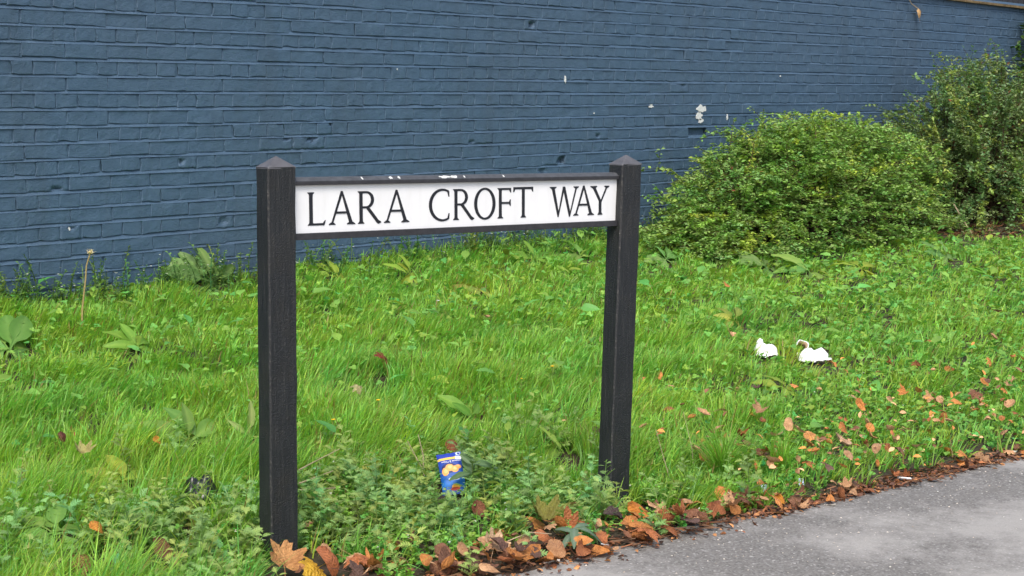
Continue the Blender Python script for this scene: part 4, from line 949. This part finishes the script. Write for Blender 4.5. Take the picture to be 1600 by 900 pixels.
# ------------------------------------------------------------------ litter
def crumple(name, w, d, h, seed, bumpsx, mt, n=15):
    r = np.random.default_rng(seed); u = np.linspace(-1, 1, n); U, Wv = np.meshgrid(u, u)
    prof = sum(np.exp(-((U - c) / s) ** 2 - ((Wv - e) / .7) ** 2) * a for c, s, a, e in bumpsx)
    edge = 1 + .16 * nz(U, Wv, seed, .7); X = U * w / 2 * edge + .06 * w * nz(U, Wv, seed + 1, .8); Y = Wv * d / 2 * (1 - .35 * np.abs(U)) * edge
    Z = prof * h + .10 * h * nz(U, Wv, seed + 2, .5) + .05 * h * r.normal(0, 1, U.shape); Z = Z - Z.min() * .6
    i, j = np.meshgrid(np.arange(n - 1), np.arange(n - 1)); a = (j * n + i).ravel()
    o = link(name, npmesh(name, np.stack([X, Y, Z], -1).reshape(-1, 3), [np.stack([a, a + 1, a + n + 1, a + n], -1)], smooth=True), mat=mt)
    md = o.modifiers.new('thickness', 'SOLIDIFY'); md.thickness = .0012; o.rotation_euler = (0, 0, CAMYAW); return o
o = crumple('tissue', .105, .10, .060, 81, [(-.55, .35, 1.0, .2), (.1, .4, .55, 0), (.6, .3, .45, 0)], M_WPAPER); o.location = (*T1[:2], T1[2] + .03); o.rotation_euler = (.35, 0, CAMYAW); tag(o, 'white crumpled tissue with a raised peak on the grass, the one nearer the posts', 'tissue')
o = crumple('tissue', .145, .10, .044, 82, [(-.25, .32, 1.0, .1), (.45, .30, 1.0, .1)], M_WPAPER); o.location = (*T2[:2], T2[2] + .03); o.rotation_euler = (.35, 0, CAMYAW); tag(o, 'white crumpled tissue with two humps on the grass, the wider one', 'tissue')
# scrap of a paper cup
n = 12; V = []; a = np.linspace(-.3, 3.4, n)
for k, (rd, z) in enumerate(((.020, 0), (.025, .035))):
    V += [(rd * math.cos(q), rd * math.sin(q), z + .006 * math.sin(q * 3)) for q in a]
cup = link('cup_scrap', npmesh('cup_scrap', V, [[(i, i + 1, n + i + 1, n + i) for i in range(n - 1)]], smooth=True), mat=plain('tan_card', (.50, .34, .22), .8, .2, .15, 60)); cup.location = (T3[0], T3[1], T3[2] + .03); cup.rotation_euler = (.9, .3, CAMYAW); md = cup.modifiers.new('t', 'SOLIDIFY'); md.thickness = .0015
rim = link('rim', npmesh('cup_rim', *(lambda q: (q[0], q[1]))(tube([(.0262 * math.cos(q), .0262 * math.sin(q), .0355 + .006 * math.sin(q * 3)) for q in a], .003, 5)), smooth=True), cup, M_WPAPER)
tag(cup, 'tan curl of torn card with a white rim behind the tissues', 'card scrap')
# small white scraps along the edge
def scrap(px, py, w, l, c, label, lift=.012, tilt=.5, name='litter_scrap', yaw=0., sub=4):
    p = gpix(px, py); r = np.random.default_rng(int(px)); n = sub; u = np.linspace(-.5, .5, n); U, Wv = np.meshgrid(u, u)
    Z = .12 * w * nz(U, Wv, int(px), .6) + r.normal(0, .03 * w, U.shape); i, j = np.meshgrid(np.arange(n - 1), np.arange(n - 1)); a = (j * n + i).ravel()
    me = npmesh(name, np.stack([U * w * r.uniform(.85, 1.1, U.shape), Wv * l * r.uniform(.85, 1.1, U.shape), Z], -1).reshape(-1, 3), [np.stack([a, a + 1, a + n + 1, a + n], -1)])
    o = link(name, me, mat=plain(name + '_paper', c, .6, .4, .08, 60)); md = o.modifiers.new('t', 'SOLIDIFY'); md.thickness = .001
    z = max(p[2], float(pave_z(p[0]))) if tt(p[0], p[1]) < .08 else p[2]
    o.location = (p[0], p[1], z + lift); o.rotation_euler = (tilt, 0, CAMYAW + yaw); tag(o, label, 'litter'); return o
scrap(1060, 796, .022, .018, (.8, .8, .8), 'white square scrap of card in the leaves past the right post')
scrap(1194, 772, .020, .028, (.62, .70, .85), 'white and blue wrapper twist beside the orange-yellow leaf', .02, .8)
scrap(1252, 764, .016, .032, (.45, .55, .75), 'small blue wrapper scrap standing in the grass edge', .02, .9)
scrap(945, 854, .020, .012, (.8, .82, .82), 'white sliver on the pavement edge below the right post', .006, .1)
scrap(862, 883, .050, .010, (.52, .48, .42), 'greyish split stick of card on the bottom pavement edge', .008, .1, yaw=.35)
scrap(790, 806, .008, .022, (.75, .76, .75), 'thin white strip beside the round red-brown leaf', .03, 1.2)
scrap(925, 796, .030, .020, (.60, .64, .68), 'pale grey scrap in the weeds left of the right post foot', .03, .6)
scrap(1298, 797, .030, .014, (.40, .38, .33), 'flat pale chip of stone on the asphalt', .003, .03)
scrap(1096, 765, .020, .008, (.7, .68, .66), 'short white splinter among dark leaves right of the grass tuft', .02, .5, yaw=.5)
def butt(px, py, label, yaw, L=.045):
    p = gpix(px, py); e = empty('cigarette_end', (p[0], p[1], float(pave_z(p[0])) + .010), CAMYAW + yaw); tag(e, label, 'cigarette end')
    v, f = tube([(-L * .2, 0, 0), (L * .2, .001, 0), (L * .5, 0, .001)], .0042, 8); link('paper', npmesh('butt_paper', v, f, smooth=True), e, M_WPAPER)
    v, f = tube([(-L * .5, 0, 0), (-L * .195, 0, 0)], .0043, 8); link('filter', npmesh('butt_filter', v, f, smooth=True), e, plain('filter_tip', (.62, .60, .58), .8, .2, .1, 60))
butt(1413, 753, 'white cigarette end lying along the pavement edge on the right', -.45)
butt(1590, 712, 'white cigarette end at the far right end of the pavement edge', -.4, .035)
# black plastic scrap
o = crumple('plastic_bag', .12, .11, .075, 91, [(-.3, .3, .9, 0), (.35, .3, 1.0, .2)], M_BAG, 13); o.location = (*BG[:2], BG[2] + .03); o.rotation_euler = (.3, 0, CAMYAW); tag(o, 'crumpled black plastic bag half hidden in weeds left of the left post', 'plastic bag')

# ------------------------------------------------------------------ blue crisp packet
def mk_packet():
    m, nt, b = mat('printed_packet_foil'); p = opos(nt); sx = N(nt, 'ShaderNodeSeparateXYZ'); nt.links.new(p, sx.inputs[0]); X, Y = sx.outputs[0], sx.outputs[1]
    wv = math_(nt, 'MULTIPLY', noise(nt, p, 30, 2), .004)
    c = ramp(nt, math_(nt, 'MULTIPLY_ADD', Y, 1 / .17, .5), [(0, (.010, .045, .25)), (.25, (.012, .16, .55)), (.5, (.010, .07, .36)), (.8, (.016, .05, .33)), (1, (.03, .06, .40))])
    def blob(cx, cy, rx, ry, colr, c):
        d = math_(nt, 'SQRT', math_(nt, 'ADD', math_(nt, 'POWER', math_(nt, 'MULTIPLY', math_(nt, 'SUBTRACT', X, cx), 1 / rx), 2), math_(nt, 'POWER', math_(nt, 'MULTIPLY', math_(nt, 'SUBTRACT', Y, cy), 1 / ry), 2)))
        return mixc(nt, math_(nt, 'LESS_THAN', math_(nt, 'ADD', d, math_(nt, 'MULTIPLY', wv, 20)), 1.0), c, colr)
    def band(a, d, x0, x1, colr, c):
        q = math_(nt, 'MULTIPLY', math_(nt, 'MULTIPLY', math_(nt, 'GREATER_THAN', Y, a), math_(nt, 'LESS_THAN', Y, d)), math_(nt, 'MULTIPLY', math_(nt, 'GREATER_THAN', X, x0), math_(nt, 'LESS_THAN', X, x1)))
        return mixc(nt, q, c, colr)
    c = band(.052, .062, -.06, .022, (.80, .52, .10), c); c = band(.050, .064, .022, .050, (.74, .76, .80), c)
    c = blob(.034, .076, .010, .010, (.60, .68, .85), c); c = blob(.036, .076, .005, .006, (.01, .04, .25), c)
    c = blob(-.006, .018, .030, .020, (.012, .02, .10), c)
    for q in ((-.022, .006, .013, .016), (-.004, .020, .016, .014), (.014, .012, .014, .013), (.028, .020, .012, .008)):
        c = blob(*q, (.80, .36, .09), c); c = blob(q[0] + .002, q[1] + .002, q[2] * .55, q[3] * .5, (.86, .48, .18), c)
    c = blob(.006, -.024, .022, .007, (.66, .74, .80), c)
    c = blob(.008, -.058, .016, .012, (.85, .42, .05), c); c = blob(.004, -.066, .018, .007, (.45, .05, .02), c)
    nt.links.new(c, b.inputs['Base Color']); b.inputs['Roughness'].default_value = .5; b.inputs['Specular IOR Level'].default_value = .35; bump(nt, b, noise(nt, p, 40, 3), .3, .004); return m
n, k = 13, 19; u = np.linspace(-1, 1, n); v_ = np.linspace(-1, 1, k); U, Wv = np.meshgrid(u, v_)
PWH, PHH = .046, .085
PSC = .84
def pouch(sgn):
    bul = np.sqrt(np.clip(1 - np.abs(U) ** 2.4, 0, 1)) * np.clip(1 - np.abs(Wv) ** 6, 0, 1) ** .8 * .011
    X = U * PWH * (1 - .06 * (1 - np.abs(Wv) ** 3)); Y = Wv * PHH; Z = sgn * bul + .0022 * nz(X, Y, 95, .03) + .0015 * np.sin(U * 28) * (np.abs(Wv) > .88)
    return np.stack([X, Y, Z + .004 * np.sin(Y * 40)], -1).reshape(-1, 3)
i, j = np.meshgrid(np.arange(n - 1), np.arange(k - 1)); a = (j * n + i).ravel(); q4 = np.stack([a, a + 1, a + n + 1, a + n], -1)
pk = empty('crisp_packet', (PK[0], PK[1], PK[2])); tag(pk, 'blue snack packet with yellow band and orange crisps in the weeds', 'packet')
pz = PHH * .62
pb = link('pouch', npmesh('pouch', np.concatenate([pouch(1), pouch(-1) - np.array([0, 0, .0004])]), [q4, q4[:, ::-1] + n * k], smooth=True), pk, mk_packet())
pm = Matrix.Translation((0, 0, pz + .012)) @ Matrix.Rotation(CAMYAW, 4, 'Z') @ Matrix.Rotation(math.radians(50), 4, 'X') @ Matrix.Rotation(math.radians(10), 4, 'Z') @ Matrix.Scale(PSC, 4)
pb.matrix_local = pm
tc = bpy.data.curves.new('flavour_lettering', 'FONT'); tc.body = 'Cheese & Onion'; tc.size = .0105; tc.align_x = 'CENTER'; tc.extrude = .0002
tob = bpy.data.objects.new('tmp_text', tc); COL.objects.link(tob); bpy.context.view_layer.update(); tme = bpy.data.meshes.new_from_object(tob.evaluated_get(bpy.context.evaluated_depsgraph_get())); bpy.data.objects.remove(tob); tme.materials.clear()
to = link('flavour_lettering', tme, pb, M_WPAPER); to.location = (.004, .046, .0160); to.rotation_euler = (0, 0, math.pi)

# ------------------------------------------------------------------ seedlings with lance-shaped grey leaves
def seedling(px, py, label, specs, hstem, col, seed):
    p = gpix(px, py); e = empty('seedling', (p[0], p[1], p[2]), CAMYAW); tag(e, label, 'plant')
    v, f = tube([(0, 0, 0), (.004, 0, hstem * .5), (0, 0, hstem)], (.003, .0025, .002), 5); link('stem', npmesh('stem', v, f, smooth=True), e, M_GSTEM)
    for q, (yaw, pit, L, w, dr_) in enumerate(specs):
        o = link('leaf', blade_mesh('lance_leaf', seed + q, w, .01, dr_, col, .08), e, M_LEAF); o.location = (0, 0, hstem * (.75 + .25 * (q % 2))); o.rotation_mode = 'ZXY'; o.rotation_euler = (pit, 0, yaw); o.scale = (L,) * 3
seedling(738, 782, 'grey-green seedling with broad lance leaves in front of the blue packet', [(.35, .95, .085, .42, .1), (-1.5, .35, .085, .38, .3), (2.05, .15, .080, .46, .15), (-2.9, -.5, .07, .40, .2), (-2.2, -.5, .06, .40, .2), (.9, 1.2, .05, .3, .1)], .115, (.085, .165, .070), 300)
seedling(897, 858, 'small arching grey-leaved seedling rooted at the pavement edge', [(.9, .8, .07, .2, .9), (-1.4, .5, .085, .2, 1.0), (-2.2, .2, .09, .22, .8), (-1.0, .9, .06, .2, 1.1), (2.6, .0, .075, .24, .5), (3.1, -.1, .085, .24, .5)], .06, (.120, .200, .130), 320)

# ------------------------------------------------------------------ dry twigs and stalks
def twig(label, lines, rad, mt=M_PALE, name='dry_twig'):
    e = empty(name, tuple(lines[0][0])); tag(e, label, 'twig'); b = np.array(lines[0][0])
    for L in lines:
        v, f = tube(np.array(L) - b, np.linspace(rad, rad * .55, len(L)), 5); link('stalk', npmesh('stalk', v, f, smooth=True), e, mt)
def lift(px, py, h, back=0.): p = gpix(px, py); return np.array([p[0], p[1], p[2]]) + np.array([0, 0, h])
def view_pt(base, dx, dz): return base + RIGHT * dx + np.array([0, 0, dz])
b0 = gpix(668, 760)
twig('forked pale dry twig leaning beside the blue packet', [[view_pt(b0, 0, .0), view_pt(b0, -.018, .06), view_pt(b0, -.062, .145)], [view_pt(b0, -.012, .045), view_pt(b0, -.013, .10), view_pt(b0, -.028, .165)]], .0022)
b1 = gpix(468, 800)
for q, (dx, dz, l, s, lab) in enumerate([(0, .075, .12, .05, 'uppermost pale dry stalk sticking out beside the left post'), (0, .035, .10, .030, 'second pale dry stalk down beside the left post'), (-.01, .015, .13, .006, 'third pale dry stalk down beside the left post'), (.0, -.015, .06, .012, 'lowest short pale stalk beside the left post')]):
    bb = view_pt(b1, dx, dz + .05); twig(lab, [[bb, view_pt(bb, l * .55, s * .7), view_pt(bb, l, s * 1.25)]], .0022)
b2 = gpix(1050, 760); twig('thin straw stalk in the grass right of the right post', [[b2, view_pt(b2, -.03, .10), view_pt(b2, -.055, .19)]], .0016)
b3 = gpix(1085, 745); twig('second thin straw stalk leaning over the grass tuft', [[b3, view_pt(b3, -.01, .10), view_pt(b3, -.04, .22)]], .0014)
b4 = gpix(1518, 365); twig('bare grey stick leaning between the two shrubs', [[b4, view_pt(b4, -.06, .09), view_pt(b4, -.14, .22)]], .008)
b5 = gpix(862, 868); twig('bent pale twig lying over the litter near the tan leaf', [[view_pt(b5, -.12, .04), view_pt(b5, -.06, .065), view_pt(b5, 0, .06)]], .0018)
# dangling stem with a dry leaf at the top of the wall
w0, w1, w2 = wpix(1408, -12), wpix(1419, 6), wpix(1429, 14)
e = empty('dangling_stem', tuple(w0 - np.array([0, .03, 0]))); tag(e, 'dry stem with a withered leaf dangling down the top of the wall', 'twig'); bb = w0
off = np.array([0, -.03, 0]); v, f = tube(np.array([w0, w1, w2]) - w0, .004, 5); link('stalk', npmesh('stalk', v, f), e, M_PALE)
o = link('leaf', OV[3], e); o.location = Vector(w2 - w0) + Vector((0, -.01, -.04)); o.scale = (.09,) * 3; o.rotation_euler = (1.4, .2, 0); o.color = (.50, .34, .16, 1)

# ------------------------------------------------------------------ flowers
b6 = gpix(128, 520); e = empty('spent_dandelion', tuple(b6)); tag(e, 'tall brown stalk with a white spent flower head near the wall', 'flower')
top_ = view_pt(b6, .045, .33); v, f = tube(np.array([b6, view_pt(b6, .005, .1), view_pt(b6, .022, .22), view_pt(b6, .028, .28), top_]) - b6, (.0042, .004, .0035, .003, .0035), 6); link('stem', npmesh('stem', v, f, smooth=True), e, plain('brown_stalk', (.36, .28, .12), .6, .3, .2, 60))
r_ = np.random.default_rng(8); acc = Acc(); n = 40
acc.stamp(LF_NARROW, rotm(r_.uniform(0, 6, n), r_.uniform(.2, 1.5, n), r_.normal(0, .5, n), r_.uniform(.012, .022, n)), np.tile(top_ - b6, (n, 1)) + r_.normal(0, .004, (n, 3)), np.tile([.66, .62, .50], (n, 1)))
link('head', acc.mesh('head'), e, M_LEAF)
def flower(px, py, label, mt, h, size, n=6):
    p = gpix(px, py + 14); e = empty('flower', tuple(p)); tag(e, label, 'flower'); tp = np.array([.004, .0, h])
    v, f = tube([(0, 0, 0), (.002, 0, h * .5), tp], .0016, 4); link('stem', npmesh('stem', v, f), e, M_GSTEM)
    T = compose([(LF_ROUND, R1(a, .55, 0, size), tp) for a in np.linspace(0, 6.28, n, endpoint=False)]); link('head', npmesh('head', T[0], T[1], smooth=True), e, mt)
flower(862, 603, 'yellow buttercup flower in the grass below the letter W', M_YELLOW, .11, .010)
flower(590, 657, 'yellow buttercup flower left of the packet, the higher one', M_YELLOW, .10, .010)
flower(520, 685, 'yellow buttercup flower close to the left post', M_YELLOW, .09, .010)
flower(814, 615, 'small yellow flower beside the larger buttercup in mid grass', M_YELLOW, .09, .007)
flower(946, 370, 'orange-yellow flower beside the right post below the plate', M_YELLOW, .20, .012)
flower(684, 490, 'single white daisy in the middle of the verge', M_WHITEP, .10, .010, 9)
flower(549, 387, 'pinkish-white flower near the wall below the first word', plain('pink_petal', (.66, .52, .62), .6, .3, .1, 80), .18, .010, 8)
